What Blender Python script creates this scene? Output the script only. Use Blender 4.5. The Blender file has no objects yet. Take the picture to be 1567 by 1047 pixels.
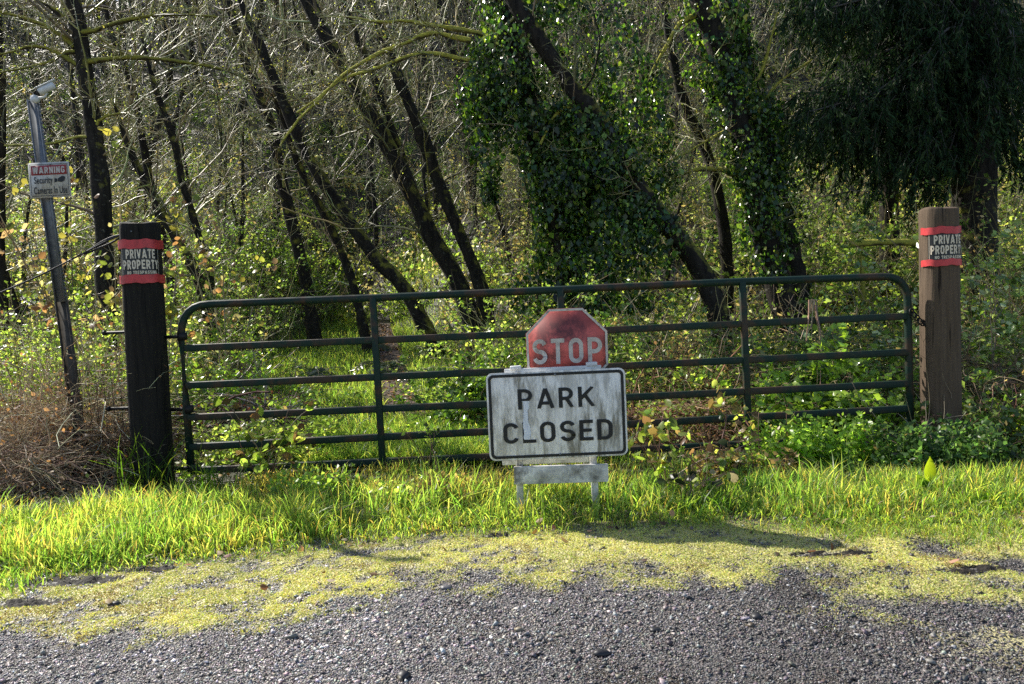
import bpy, math, random
import numpy as np
from mathutils import Vector, Matrix

rng = np.random.default_rng(7)
random.seed(7)
scene = bpy.context.scene
col = scene.collection

# ------------------------------------------------------------------ camera
F = 1175.0                      # focal length in photo pixels (photo 1567 x 1047)
CX, CY = 783.5, 523.5
CAM_H = 1.30
ROLL = math.radians(2.4)
PITCH = math.radians(2.85)
fwd = Vector((0, math.cos(PITCH), -math.sin(PITCH)))
right0 = Vector((1, 0, 0)); up0 = right0.cross(fwd)
right = right0 * math.cos(ROLL) - up0 * math.sin(ROLL)
up = up0 * math.cos(ROLL) + right0 * math.sin(ROLL)
cam_pos = Vector((0, 0, CAM_H))
cd = bpy.data.cameras.new("camera")
cam = bpy.data.objects.new("camera", cd); col.objects.link(cam)
cam.matrix_world = Matrix((
    (right.x, up.x, -fwd.x, cam_pos.x),
    (right.y, up.y, -fwd.y, cam_pos.y),
    (right.z, up.z, -fwd.z, cam_pos.z),
    (0, 0, 0, 1)))
cd.sensor_width = 36; cd.lens = F / 1567 * 36
cd.clip_start = 0.05; cd.clip_end = 1500
scene.camera = cam

def P(px, py, Y):
    """point of the place seen at photo pixel (px,py) at world distance Y in front of the gate road"""
    d = right * ((px - CX) / F) + up * ((CY - py) / F) + fwd
    t = Y / d.y
    return np.array(cam_pos + d * t)

def G(px, py):
    """point on the level ground"""
    d = right * ((px - CX) / F) + up * ((CY - py) / F) + fwd
    t = -CAM_H / d.z
    return np.array(cam_pos + d * t)

# ------------------------------------------------------------------ light
SUN_EL, SUN_TH = math.radians(39.5), math.radians(38)
to_sun = Vector((-math.cos(SUN_TH) * math.cos(SUN_EL), math.sin(SUN_TH) * math.cos(SUN_EL), math.sin(SUN_EL)))
w = bpy.data.worlds.new("World"); scene.world = w; w.use_nodes = True
nt = w.node_tree; nt.nodes.clear()
o_ = nt.nodes.new("ShaderNodeOutputWorld"); b_ = nt.nodes.new("ShaderNodeBackground")
s_ = nt.nodes.new("ShaderNodeTexSky"); s_.sky_type = 'NISHITA'; s_.sun_disc = False
s_.sun_elevation = SUN_EL; s_.sun_rotation = math.atan2(to_sun.x, to_sun.y)
b_.inputs["Strength"].default_value = 0.115
nt.links.new(s_.outputs[0], b_.inputs[0]); nt.links.new(b_.outputs[0], o_.inputs[0])
ld = bpy.data.lights.new("sun", 'SUN'); ld.energy = 5.0; ld.angle = math.radians(0.5); ld.color = (1.0, 0.95, 0.86)
sun = bpy.data.objects.new("sun", ld); col.objects.link(sun)
sun.rotation_euler = to_sun.to_track_quat('Z', 'Y').to_euler(); sun.location = to_sun * 30
scene.view_settings.view_transform = 'Standard'; scene.view_settings.look = 'None'
scene.view_settings.exposure = 0; scene.view_settings.gamma = 1
scene.render.engine = 'CYCLES'
cy = scene.cycles
cy.max_bounces = 6; cy.diffuse_bounces = 3; cy.glossy_bounces = 2; cy.transmission_bounces = 4; cy.transparent_max_bounces = 4
cy.use_denoising = False
cy.sample_clamp_indirect = 4
cy.film_exposure = 1.65          # camera exposure of a phone metering for the shade
cy.caustics_reflective = False; cy.caustics_refractive = False

# ------------------------------------------------------------------ mesh building
def norm(a):
    return a / np.maximum(np.linalg.norm(a, axis=-1, keepdims=True), 1e-9)

class MB:
    def __init__(s):
        s.v = []; s.c = []; s.f = []; s.n = 0
    def add(s, v, faces, c=(1, 1, 1), m=0):
        v = np.asarray(v, dtype=np.float64).reshape(-1, 3)
        c = np.broadcast_to(np.asarray(c, dtype=np.float64), (len(v), 3))
        s.v.append(v); s.c.append(c)
        if isinstance(faces, np.ndarray):
            faces = [faces]
        for fa in faces:
            fa = np.asarray(fa, dtype=np.int64)
            s.f.append((fa + s.n, m))
        s.n += len(v)
        return s
    def build(s, name, mats, parent=None, origin=(0, 0, 0), smooth=False):
        if not isinstance(mats, (list, tuple)): mats = [mats]
        me = bpy.data.meshes.new(name)
        V = np.concatenate(s.v) - np.asarray(origin); Cc = np.concatenate(s.c)
        me.vertices.add(len(V)); me.vertices.foreach_set("co", V.astype(np.float32).ravel())
        loops = np.concatenate([f.ravel() for f, m in s.f])
        tot = np.concatenate([np.full(len(f), f.shape[1]) for f, m in s.f])
        mi = np.concatenate([np.full(len(f), m) for f, m in s.f])
        start = np.concatenate([[0], np.cumsum(tot)[:-1]])
        me.loops.add(len(loops)); me.loops.foreach_set("vertex_index", loops.astype(np.int32))
        me.polygons.add(len(tot))
        me.polygons.foreach_set("loop_start", start.astype(np.int32))
        me.polygons.foreach_set("loop_total", tot.astype(np.int32))
        me.polygons.foreach_set("material_index", mi.astype(np.int32))
        if smooth: me.polygons.foreach_set("use_smooth", np.ones(len(tot), dtype=bool))
        at = me.color_attributes.new("Col", 'FLOAT_COLOR', 'POINT')
        at.data.foreach_set("color", np.concatenate([Cc, np.ones((len(Cc), 1))], 1).astype(np.float32).ravel())
        me.update(calc_edges=True)
        for m in mats: me.materials.append(m)
        o = bpy.data.objects.new(name, me); col.objects.link(o)
        if parent is not None: o.parent = parent
        else: o.location = Vector(tuple(float(q) for q in origin))
        return o

def tag(o, label=None, cat=None, group=None, kind=None):
    if label: o["label"] = label
    if cat: o["category"] = cat
    if group: o["group"] = group
    if kind: o["kind"] = kind
    return o

def thing(name, label, cat, loc, group=None):
    o = bpy.data.objects.new(name, None); col.objects.link(o)
    o.location = Vector(tuple(float(q) for q in loc)); o.empty_display_size = 0.1
    return tag(o, label, cat, group)

def copy_tree(o, parent=None):
    c = o.copy(); col.objects.link(c); c.parent = parent
    for ch in list(o.children):
        copy_tree(ch, c)
    return c

# ---- tubes: T polylines of n points -> side quads (and end caps for few)
def tubes(mb, pts, rad, k=3, c=(1, 1, 1), m=0, cap=False, square=False):
    pts = np.asarray(pts, float)
    if pts.ndim == 2: pts = pts[None]
    T, n, _ = pts.shape
    rad = np.broadcast_to(np.asarray(rad, float), (T, n))
    tan = np.gradient(pts, axis=1); tan = norm(tan)
    ref = np.where(np.abs(tan[..., 2:3]) > 0.92, np.array([1.0, 0, 0]), np.array([0, 0, 1.0]))
    # one reference for a whole tube so that it does not twist
    ref = np.broadcast_to(np.where(np.abs(tan[..., 2]).mean(1)[:, None, None] > 0.75, np.array([0.0, 1, 0]), np.array([0, 0, 1.0])), tan.shape)
    a = norm(np.cross(tan, ref)); b = np.cross(tan, a)
    ang = np.arange(k) * 2 * np.pi / k + (np.pi / k if square else 0)
    ring = pts[:, :, None, :] + rad[:, :, None, None] * (np.cos(ang)[None, None, :, None] * a[:, :, None, :] + np.sin(ang)[None, None, :, None] * b[:, :, None, :])
    v = ring.reshape(-1, 3)
    base = (np.arange(T) * n * k)[:, None, None] + (np.arange(n - 1) * k)[None, :, None]
    i = np.arange(k)[None, None, :]; j = (i + 1) % k
    q = np.stack([base + i, base + j, base + j + k, base + i + k], -1).reshape(-1, 4)
    c = np.asarray(c, float)
    if c.ndim == 2 and len(c) == T: c = np.repeat(c, n * k, 0)
    elif c.ndim == 3: c = np.repeat(c.reshape(T * n, 3), k, 0)
    fs = [q]
    if cap:
        e0 = (np.arange(T) * n * k)[:, None] + np.arange(k)[None, ::-1]
        e1 = (np.arange(T) * n * k + (n - 1) * k)[:, None] + np.arange(k)[None]
        fs += [e0, e1]
    mb.add(v, fs, c, m)
    return mb

def smooth_path(p, step=0.2):
    p = np.asarray(p, float)
    if len(p) < 2: return p
    e = np.concatenate([[2 * p[0] - p[1]], p, [2 * p[-1] - p[-2]]])
    out = []
    for i in range(1, len(e) - 2):
        n = max(2, int(np.linalg.norm(e[i + 1] - e[i]) / step))
        for t in np.arange(n) / n:
            a, b, c_, d = e[i - 1], e[i], e[i + 1], e[i + 2]
            out.append(0.5 * (2 * b + (c_ - a) * t + (2 * a - 5 * b + 4 * c_ - d) * t * t + (3 * b - a - 3 * c_ + d) * t ** 3))
    out.append(p[-1])
    return np.array(out)

def grow(p0, d0, L, r0, n, wob=0.2, lift=0.0, taper=0.75):
    T = len(p0); d = norm(d0); p = p0.copy()
    pts = [p.copy()]
    L = np.broadcast_to(L, (T,)); r0 = np.broadcast_to(r0, (T,))
    for i in range(n):
        d = norm(d + wob * rng.normal(size=(T, 3)) + np.array([0, 0, lift]))
        p = p + d * (L / n)[:, None]
        pts.append(p.copy())
    t = np.linspace(0, 1, n + 1)
    return np.stack(pts, 1), r0[:, None] * (1 - taper * t)[None]

def spawn(pts, k, t0, t1, ang, spread=0.3):
    T, n, _ = pts.shape
    idx = np.repeat(np.arange(T), k); N = len(idx)
    t = rng.uniform(t0, t1, N) * (n - 1)
    i = np.minimum(t.astype(int), n - 2); f = (t - i)[:, None]
    a = pts[idx, i]; b = pts[idx, i + 1]
    p = a * (1 - f) + b * f
    tan = norm(b - a)
    perp = rng.normal(size=(N, 3)); perp -= (perp * tan).sum(1, keepdims=True) * tan; perp = norm(perp)
    an = (ang + spread * rng.normal(size=N))[:, None]
    return p, tan * np.cos(an) + perp * np.sin(an), idx

# ---- leaves
def frame_from(nrm, N):
    t = rng.normal(size=(N, 3)); t -= (t * nrm).sum(1, keepdims=True) * nrm; t = norm(t)
    return t, np.cross(nrm, t)

def leaves(mb, c, nrm, size, colr, asp=0.55, fold=0.25, m=0, tdir=None, big=False):
    N = len(c)
    if N == 0: return
    size = np.broadcast_to(size, (N,))[:, None]
    nrm = norm(nrm)
    if tdir is None: t, s = frame_from(nrm, N)
    else:
        t = norm(tdir); s = norm(np.cross(nrm, t)); nrm = np.cross(t, s)
    if not big:
        base = c - t * size * 0.5; tip = c + t * size * 0.5
        l = c - t * size * 0.08 + s * size * asp * 0.5 - nrm * size * fold * 0.3
        r = c - t * size * 0.08 - s * size * asp * 0.5 - nrm * size * fold * 0.3
        v = np.stack([base, l, tip, r], 1).reshape(-1, 3)
        b = np.arange(N)[:, None] * 4
        f = np.concatenate([b + [0, 2, 1], b + [0, 3, 2]])
        mb.add(v, f, np.repeat(colr, 4, 0), m)
    else:
        def q(a, w_, d_): return c + t * size * a + s * size * asp * w_ - nrm * size * d_
        f_ = fold
        rows = [q(-.5, 0, 0), q(-.32, .38, f_ * .25), q(-.02, .5, f_ * .3), q(.27, .3, f_ * .35), q(.5, 0, .12), q(.27, -.3, f_ * .35), q(-.02, -.5, f_ * .3), q(-.32, -.38, f_ * .25), q(0, 0, 0)]
        v = np.stack(rows, 1).reshape(-1, 3)
        b = np.arange(N)[:, None] * 9
        tri = np.concatenate([b + [8, (i + 1) % 8, i] for i in range(8)])
        mb.add(v, tri, np.repeat(colr, 9, 0), m)

def pick(pal, N, jit=0.25):
    pal = np.asarray(pal, float)
    c = pal[rng.integers(0, len(pal), N)]
    return np.clip(c * (1 + jit * rng.normal(size=(N, 1))) * (1 + 0.08 * rng.normal(size=(N, 3))), 0.004, 0.9)

def blades(mb, base, h, lean, wd, colr, bend=0.6):
    """grass blades: base (N,3), h (N), lean (N,2)"""
    N = len(base)
    a = rng.uniform(0, 2 * np.pi, N); s = np.stack([np.cos(a), np.sin(a), 0 * a], 1)
    L = np.concatenate([lean, np.zeros((N, 1))], 1)
    rows = []
    for t, wf in ((0, 1), (0.4, .9), (0.75, .6)):
        cpt = base + L * (h * (t ** 1.8))[:, None] + np.array([0, 0, 1]) * (h * t * (1 - 0.25 * t * np.minimum(1, np.linalg.norm(lean, axis=1))))[:, None]
        rows += [cpt - s * (wd * wf * .5)[:, None], cpt + s * (wd * wf * .5)[:, None]]
    tip = base + L * h[:, None] + np.array([0, 0, 1]) * (h * (1 - .35 * np.minimum(1, np.linalg.norm(lean, axis=1))))[:, None]
    rows.append(tip)
    v = np.stack(rows, 1).reshape(-1, 3)
    b = np.arange(N)[:, None] * 7
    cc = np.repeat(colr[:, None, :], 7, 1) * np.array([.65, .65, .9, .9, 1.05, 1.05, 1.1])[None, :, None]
    mb.add(v, [np.concatenate([b + [0, 1, 3, 2], b + [2, 3, 5, 4]]), b + [4, 5, 6]], cc.reshape(-1, 3))

def box_faces():
    return np.array([[0, 3, 2, 1], [4, 5, 6, 7], [0, 1, 5, 4], [1, 2, 6, 5], [2, 3, 7, 6], [3, 0, 4, 7]])
def box(mb, c, ax, ay, az, c_=(1, 1, 1), m=0):
    """box from its centre and three half-axis vectors"""
    c, ax, ay, az = (np.asarray(q, float) for q in (c, ax, ay, az))
    v = [c - ax - ay - az, c + ax - ay - az, c + ax + ay - az, c - ax + ay - az, c - ax - ay + az, c + ax - ay + az, c + ax + ay + az, c - ax + ay + az]
    mb.add(v, box_faces(), c_, m)

def bevel(o, wd=0.004, seg=2):
    md = o.modifiers.new("bevel", 'BEVEL'); md.width = wd; md.segments = seg; md.limit_method = 'ANGLE'
    return o

# ------------------------------------------------------------------ materials
def mat(name):
    m = bpy.data.materials.new(name); m.use_nodes = True
    n = m.node_tree; n.nodes.clear()
    return m, n, n.nodes.new("ShaderNodeOutputMaterial")
def nd(n, t, **kw):
    x = n.nodes.new(t)
    for k, v in kw.items():
        if k in x.inputs: x.inputs[k].default_value = v
        else: setattr(x, k, v)
    return x
def mixc(n, fac, a, b, blend='MIX'):
    x = n.nodes.new("ShaderNodeMix"); x.data_type = 'RGBA'; x.blend_type = blend
    for sock, val in ((x.inputs[0], fac), (x.inputs[6], a), (x.inputs[7], b)):
        if hasattr(val, 'is_output'): n.links.new(val, sock)
        else: sock.default_value = val if not isinstance(val, tuple) or len(val) == 4 else (*val, 1)
    return x.outputs[2]
def ramp(n, src, p0, p1, c0=(0, 0, 0), c1=(1, 1, 1)):
    r = n.nodes.new("ShaderNodeValToRGB")
    r.color_ramp.elements[0].position = p0; r.color_ramp.elements[1].position = p1
    r.color_ramp.elements[0].color = (*c0, 1); r.color_ramp.elements[1].color = (*c1, 1)
    n.links.new(src, r.inputs[0]); return r.outputs[0]
def noise(n, scale, detail=4, rough=0.55, coord='Object', vec=None):
    x = n.nodes.new("ShaderNodeTexNoise"); x.inputs["Scale"].default_value = scale; x.inputs["Detail"].default_value = detail; x.inputs["Roughness"].default_value = rough
    if vec is None:
        tc = n.nodes.new("ShaderNodeTexCoord"); vec = tc.outputs[coord]
    n.links.new(vec, x.inputs["Vector"]); return x.outputs[0]
def stretched(n, sx, sy, sz, coord='Object'):
    tc = n.nodes.new("ShaderNodeTexCoord"); mp = n.nodes.new("ShaderNodeMapping"); mp.inputs["Scale"].default_value = (sx, sy, sz)
    n.links.new(tc.outputs[coord], mp.inputs[0]); return mp.outputs[0]
def bump(n, h, strength, dist, target):
    b = n.nodes.new("ShaderNodeBump"); b.inputs["Strength"].default_value = strength; b.inputs["Distance"].default_value = dist
    n.links.new(h, b.inputs["Height"]); n.links.new(b.outputs[0], target.inputs["Normal"])
def attr(n):
    a = n.nodes.new("ShaderNodeAttribute"); a.attribute_name = "Col"; return a.outputs[0]

def leaf_mat(name, rough=0.45, spec=0.5, trans=0.45, tint=(1.9, 2.1, 0.7)):
    m, n, out = mat(name)
    a = attr(n)
    p = nd(n, "ShaderNodeBsdfPrincipled", Roughness=rough)
    p.inputs["Specular IOR Level"].default_value = spec
    n.links.new(a, p.inputs["Base Color"])
    t = n.nodes.new("ShaderNodeBsdfTranslucent")
    n.links.new(mixc(n, 1.0, a, tint, 'MULTIPLY'), t.inputs[0])
    mx = n.nodes.new("ShaderNodeMixShader"); mx.inputs[0].default_value = trans
    n.links.new(p.outputs[0], mx.inputs[1]); n.links.new(t.outputs[0], mx.inputs[2])
    n.links.new(mx.outputs[0], out.inputs[0]); return m

M = {}
M['leaf'] = leaf_mat("leaf", 0.36, 0.6, 0.62, (2.0, 2.1, 1.1))
M['gloss_leaf'] = leaf_mat("glossy_leaf", 0.25, 0.6, 0.42, (2.0, 2.2, 0.7))
M['grass'] = leaf_mat("grass_blade", 0.4, 0.45, 0.66, (2.2, 2.1, 0.75))
M['moss'] = leaf_mat("moss_tuft", 0.8, 0.15, 0.35, (1.6, 1.6, 0.6))
M['needle'] = leaf_mat("needle", 0.7, 0.12, 0.2, (1.4, 1.7, 0.7))

def bark_mat(name, dark, light, moss=0.5):
    m, n, out = mat(name)
    p = nd(n, "ShaderNodeBsdfPrincipled", Roughness=0.9); p.inputs["Specular IOR Level"].default_value = 0.25
    nz = noise(n, 14, 6, 0.65, vec=stretched(n, 1, 1, 0.25))
    base = mixc(n, ramp(n, nz, .35, .7), dark, light)
    g = n.nodes.new("ShaderNodeNewGeometry"); sp = n.nodes.new("ShaderNodeSeparateXYZ"); n.links.new(g.outputs["Normal"], sp.inputs[0])
    ad = n.nodes.new("ShaderNodeMath"); ad.operation = 'MULTIPLY_ADD'; n.links.new(sp.outputs[2], ad.inputs[0]); ad.inputs[1].default_value = 0.35
    n.links.new(noise(n, 6, 4), ad.inputs[2])
    mk = ramp(n, ad.outputs[0], .78 - .45 * moss, .98 - .45 * moss)
    base = mixc(n, ramp(n, noise(n, 17, 5, .7), .60, .68), base, (.13, .13, .10))
    mossc = mixc(n, noise(n, 40, 2), (.06, .065, .010), (.48, .44, .07))
    c = mixc(n, mk, base, mossc)
    c = mixc(n, 1.0, c, attr(n), 'MULTIPLY')
    n.links.new(c, p.inputs["Base Color"])
    bump(n, noise(n, 40, 5, .7, vec=stretched(n, 1, 1, .3)), 0.8, 0.02, p)
    n.links.new(p.outputs[0], out.inputs[0]); return m
M['bark'] = bark_mat("dark_bark", (.009, .0075, .006), (.042, .034, .026), 0.4)
M['bark_moss'] = bark_mat("mossy_bark", (.03, .026, .016), (.12, .10, .045), 1.25)

def simple(name, colr=None, rough=0.8, spec=0.3, metal=0.0, var=0.25, scale=20, use_attr=False, bmp=0.0):
    m, n, out = mat(name)
    p = nd(n, "ShaderNodeBsdfPrincipled", Roughness=rough, Metallic=metal); p.inputs["Specular IOR Level"].default_value = spec
    src = attr(n) if use_attr else (*colr, 1)
    nz = noise(n, scale, 5)
    c = mixc(n, 1.0, src, ramp(n, nz, .3, .7, (1 - var,) * 3, (1 + var * .5,) * 3), 'MULTIPLY')
    n.links.new(c, p.inputs["Base Color"])
    if bmp: bump(n, noise(n, scale * 3, 4), bmp, 0.01, p)
    n.links.new(p.outputs[0], out.inputs[0]); return m
M['twig'] = simple("twig_bark", rough=0.50, spec=0.5, use_attr=True, var=.3, scale=8)
M['stone'] = simple("gravel_stone", rough=0.5, spec=0.5, use_attr=True, var=.3, scale=60)
M['dry'] = leaf_mat("dry_leaf", 0.6, 0.3, 0.35, (1.8, 1.3, 0.7))
M['black_metal'] = simple("black_iron", (.02, .018, .016), 0.55, .4, .3, .5, 40)
M['galv'] = simple("galvanised_steel", (.20, .215, .235), 0.5, .5, .35, .3, 25)
M['rust_post'] = simple("weathered_post", (.075, .066, .055), 0.8, .3, .0, .5, 22)
M['white_plastic'] = simple("white_plastic", (.72, .72, .70), 0.45, .5, 0, .15, 30)
M['black_plastic'] = simple("black_plastic", (.015, .015, .016), 0.4, .5, 0, .2, 30)
M['cable'] = simple("black_cable", (.03, .028, .03), 0.6, .4, 0, .3, 30)
M['black_paint'] = simple("black_letter_paint", (.016, .018, .02), 0.5, .4, 0, .5, 60)
M['tan_paint'] = simple("tan_letter_paint", (.82, .70, .54), 0.7, .3, 0, .25, 60)
M['pale_paint'] = simple("pale_letter_paint", (.62, .56, .50), 0.6, .3, 0, .35, 35)
M['tape'] = simple("red_tape", (.62, .05, .055), 0.45, .5, 0, .35, 18)
M['sign_black'] = simple("black_sign_plastic", (.012, .012, .014), 0.4, .5, 0, .3, 20)
M['back_metal'] = simple("sign_back_metal", (.30, .30, .30), 0.45, .5, .5, .2, 20)

M['cane'] = simple("dry_cane", rough=0.85, spec=0.15, use_attr=True, var=.35, scale=8)
def gate_mat():
    m, n, out = mat("green_gate_paint")
    p = nd(n, "ShaderNodeBsdfPrincipled", Roughness=0.55); p.inputs["Specular IOR Level"].default_value = .25
    c = mixc(n, ramp(n, noise(n, 5, 7, .68), .48, .60), (.011, .030, .021), (.062, .038, .024))
    c = mixc(n, ramp(n, noise(n, 45, 5, .7), .6, .72), c, (.04, .032, .026))
    n.links.new(c, p.inputs["Base Color"])
    bump(n, noise(n, 90, 4), .3, .004, p)
    n.links.new(p.outputs[0], out.inputs[0]); return m
M['gate'] = gate_mat()

def wood_post_mat(name, dark, light):
    m, n, out = mat(name)
    p = nd(n, "ShaderNodeBsdfPrincipled", Roughness=0.85); p.inputs["Specular IOR Level"].default_value = .25
    nz = noise(n, 9, 7, .7, vec=stretched(n, 4, 4, .3))
    c = mixc(n, ramp(n, nz, .3, .72), dark, light)
    cr = ramp(n, noise(n, 5, 3, .6, vec=stretched(n, 9, 9, .35)), .60, .66)
    c = mixc(n, cr, c, tuple(q * .3 for q in dark))
    n.links.new(c, p.inputs["Base Color"])
    bump(n, nz, .7, .015, p)
    n.links.new(p.outputs[0], out.inputs[0]); return m
M['dark_wood'] = wood_post_mat("creosote_wood", (.007, .006, .005), (.028, .023, .018))
M['brown_wood'] = wood_post_mat("brown_weathered_wood", (.078, .053, .034), (.150, .106, .072))
M['old_white_wood'] = None

def dirty_sign(name, basec, dirt, lo=.42, hi=.62, rough=.45, sc=7, strength=0.85, streak=True, smudge=None):
    m, n, out = mat(name)
    p = nd(n, "ShaderNodeBsdfPrincipled", Roughness=rough); p.inputs["Specular IOR Level"].default_value = .4
    a = ramp(n, noise(n, sc, 8, .68, vec=stretched(n, 3.4, 3.4, .7) if streak else None), lo, hi, (0, 0, 0), (strength,) * 3)
    b = ramp(n, noise(n, sc * 7, 5, .7, vec=stretched(n, 1.4, 1.4, .5) if streak else None), .5, .68, (0, 0, 0), (.6,) * 3)
    ab = mixc(n, 1.0, a, b, 'SCREEN')
    lowm = ramp(n, noise(n, sc * .55, 3, .5), .35, .60, (.40,) * 3, (1, 1, 1))
    ab = mixc(n, 1.0, ab, lowm, 'MULTIPLY')
    c = mixc(n, ab, basec, dirt)
    if smudge:
        vd = n.nodes.new("ShaderNodeVectorMath"); vd.operation = 'DISTANCE'; tc = n.nodes.new("ShaderNodeTexCoord"); n.links.new(tc.outputs['Object'], vd.inputs[0]); vd.inputs[1].default_value = smudge
        ma = n.nodes.new("ShaderNodeMath"); ma.operation = 'MULTIPLY_ADD'; n.links.new(noise(n, 22, 6, .7), ma.inputs[0]); ma.inputs[1].default_value = .30; n.links.new(vd.outputs['Value'], ma.inputs[2])
        c = mixc(n, ramp(n, ma.outputs[0], .16, .27, (.85,) * 3, (0, 0, 0)), c, dirt)
    n.links.new(c, p.inputs["Base Color"])
    n.links.new(p.outputs[0], out.inputs[0]); return m
M['park_white'] = dirty_sign("dirty_white_sign", (.88, .86, .83), (.17, .15, .10), .44, .58, sc=5)
M['clean_patch'] = dirty_sign("peeled_white_patch", (.74, .78, .88), (.4, .42, .45), .55, .8)
M['stop_red'] = dirty_sign("faded_red_sign", (.76, .15, .125), (.09, .03, .03), .42, .54, sc=6, streak=False, smudge=(.26, 0, .37))
M['stop_border'] = dirty_sign("weathered_white_border", (.62, .58, .52), (.16, .09, .07), .5, .66, sc=9, streak=False)
M['board_white'] = dirty_sign("mouldy_white_board", (.84, .82, .78), (.07, .06, .045), .40, .60, sc=8, streak=False)
M['warn_white'] = dirty_sign("grimy_white_sign", (.62, .60, .55), (.22, .19, .16), .45, .7, sc=9)
M['warn_red'] = dirty_sign("faded_warning_red", (.36, .045, .055), (.16, .06, .06), .45, .7, sc=12)

# ------------------------------------------------------------------ ground
def wob(x, y):
    return 0.5 * (np.sin(1.7 * x + 0.6 * y) * np.cos(0.9 * y - 0.4 * x) + np.sin(3.1 * x - 1.3 * y + 1.0) * .5)
def path_x(y):
    return -1.40 - (np.asarray(y) - 9.5) * 0.206
def H(x, y):
    x = np.asarray(x, float); y = np.asarray(y, float)
    corridor = np.exp(-((x - path_x(y) + 0.5) / 2.0) ** 2) * np.clip((26 - y) / 8, 0, 1)
    y0 = 11.0 + 5.5 * corridor - 1.0 * np.clip((x - 2) / 4, 0, 1)
    t = np.clip(y - y0, 0, 34)
    t2 = np.clip(y - 20, 0, 26)
    hill = 0.34 * t * np.clip(t / 3, 0, 1) + .30 * t2 * np.clip(t2 / 6, 0, 1)
    h = 0.115 * np.clip(y - 8.5, 0, 9) + hill * (1 + 0.05 * np.sin(x * .6)) + 0.03 * wob(x, y) * np.clip((y - 4.3) / 2, 0, 1) + np.clip(t / 6, 0, 1) * .3 * wob(x * .7, y * .7)
    h = h - 0.28 * np.exp(-((x - 4.6) / .9) ** 2 - ((y - 5.9) / .8) ** 2)
    h = h - 0.10 * np.exp(-((x + 3.3) / .5) ** 2 - ((y - 3.95) / .10) ** 2)
    return h
# edges of the gravel, the moss and the long grass on the ground
def edge(pix):
    g = np.array([G(*q) for q in pix]); o = np.argsort(g[:, 0]); return g[o, 0], g[o, 1]
moss_edge = edge([(-260, 985), (0, 962), (130, 976), (270, 948), (450, 932), (560, 910), (640, 897), (783, 886), (900, 888), (1000, 882), (1200, 888), (1300, 905), (1420, 925), (1567, 930), (1800, 930)])
grass_edge = edge([(-260, 925), (0, 905), (60, 893), (160, 880), (270, 868), (430, 852), (600, 834), (700, 826), (850, 818), (1000, 812), (1200, 808), (1300, 818), (1420, 812), (1567, 800), (1800, 800)])
def ym(x): return np.interp(x, *moss_edge)
def yg(x): return np.interp(x, *grass_edge)
def vnoise(x, y, s, seed=0):
    """smooth value noise"""
    r = np.random.default_rng(seed).random((64, 64))
    u = np.asarray(x) * s + 100; v = np.asarray(y) * s + 100
    iu = np.floor(u).astype(int); iv = np.floor(v).astype(int); fu = u - iu; fv = v - iv
    fu = fu * fu * (3 - 2 * fu); fv = fv * fv * (3 - 2 * fv)
    g = lambda a, b: r[a % 64, b % 64]
    return (g(iu, iv) * (1 - fu) + g(iu + 1, iv) * fu) * (1 - fv) + (g(iu, iv + 1) * (1 - fu) + g(iu + 1, iv + 1) * fu) * fv
def fb(x, y, s, seed=0):
    return (vnoise(x, y, s, seed) + .5 * vnoise(x, y, s * 2.1, seed + 1) + .25 * vnoise(x, y, s * 4.3, seed + 2)) / 1.75
MUD = [(95, 893, .30, .085), (225, 874, .17, .045), (1270, 850, .24, .05), (1485, 874, .24, .05), (760, 822, .10, .05), (40, 925, .22, .06)]
def mud_mask(x, y):
    m = np.zeros(np.broadcast(x, y).shape)
    for px, py, a_, b_ in MUD:
        g = G(px, py); m = np.maximum(m, np.clip(1.6 - 1.3 * (((x - g[0]) / a_) ** 2 + ((y - g[1]) / b_) ** 2) - 1.4 * (fb(x, y, 9, 71) - .4), 0, 1))
    return m
def moss_amt(x, y):
    """0..1 how mossy the ground is"""
    n = fb(x, y, 2.2, 3) - .5; n2 = fb(x, y, 6.5, 9) - .5
    d = (y - ym(x)) / .22
    d2 = (yg(x) + .25 - y) / .3
    bare = np.clip((fb(x, y, 3.0, 21) - .63) * 9, 0, 1) * np.clip((x - .8) / 1.2, 0, 1)
    m = np.clip(d * .8 + n * 2.6 + n2 * 2.4 + .30, 0, 1) * np.where(x < 0, np.clip((fb(x, y, 13.0, 87) - .30) * 5, .15, 1), np.clip((fb(x, y, 13.0, 87) - .22) * 6, .3, 1)) * np.clip(d2, 0, 1) * (1 - bare)
    spill = np.clip((fb(x, y, 4.0, 33) - .60) * 8, 0, .8) * np.clip((x - 1.0) / 1.0, 0, 1) * np.clip((y - ym(x) + .75) / .4, 0, 1) * (y < ym(x) + .1)
    return np.maximum(m, spill) * (1 - mud_mask(x, y))

def axis(segs):
    out = []
    for a, b, s in segs: out.append(np.arange(a, b, s))
    return np.unique(np.round(np.concatenate(out), 4))
xs = axis([(-400, -60, 40), (-60, -14, 3), (-14, -5, .35), (-5, 5, .04), (5, 14, .35), (14, 60, 3), (60, 401, 40)])
ys = axis([(-300, -40, 40), (-40, -4, 4), (-4, 1.6, .5), (1.6, 5.4, .03), (5.4, 12, .15), (12, 40, .5), (40, 70, 3), (70, 401, 40)])
X, Y = np.meshgrid(xs, ys)
Z = H(X, Y)
mz = moss_amt(X, Y)
near = (Y < 6) & (Y > 1)
Z = Z + near * (0.012 * (fb(X, Y, 5, 41) - .5) + .010 * mz + 0.02 * np.clip((Y - yg(X)) / .3, 0, 1))
def Hn(x, y):
    return H(x, y) + ((y < 6) & (y > 1)) * (0.012 * (fb(x, y, 5, 41) - .5) + .010 * moss_amt(x, y) + 0.02 * np.clip((y - yg(x)) / .3, 0, 1))
grassy = np.clip((Y - yg(X) + .1) / .3, 0, 1)
hillz = np.clip((Y - 8.0) / 3, 0, 1)
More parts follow.
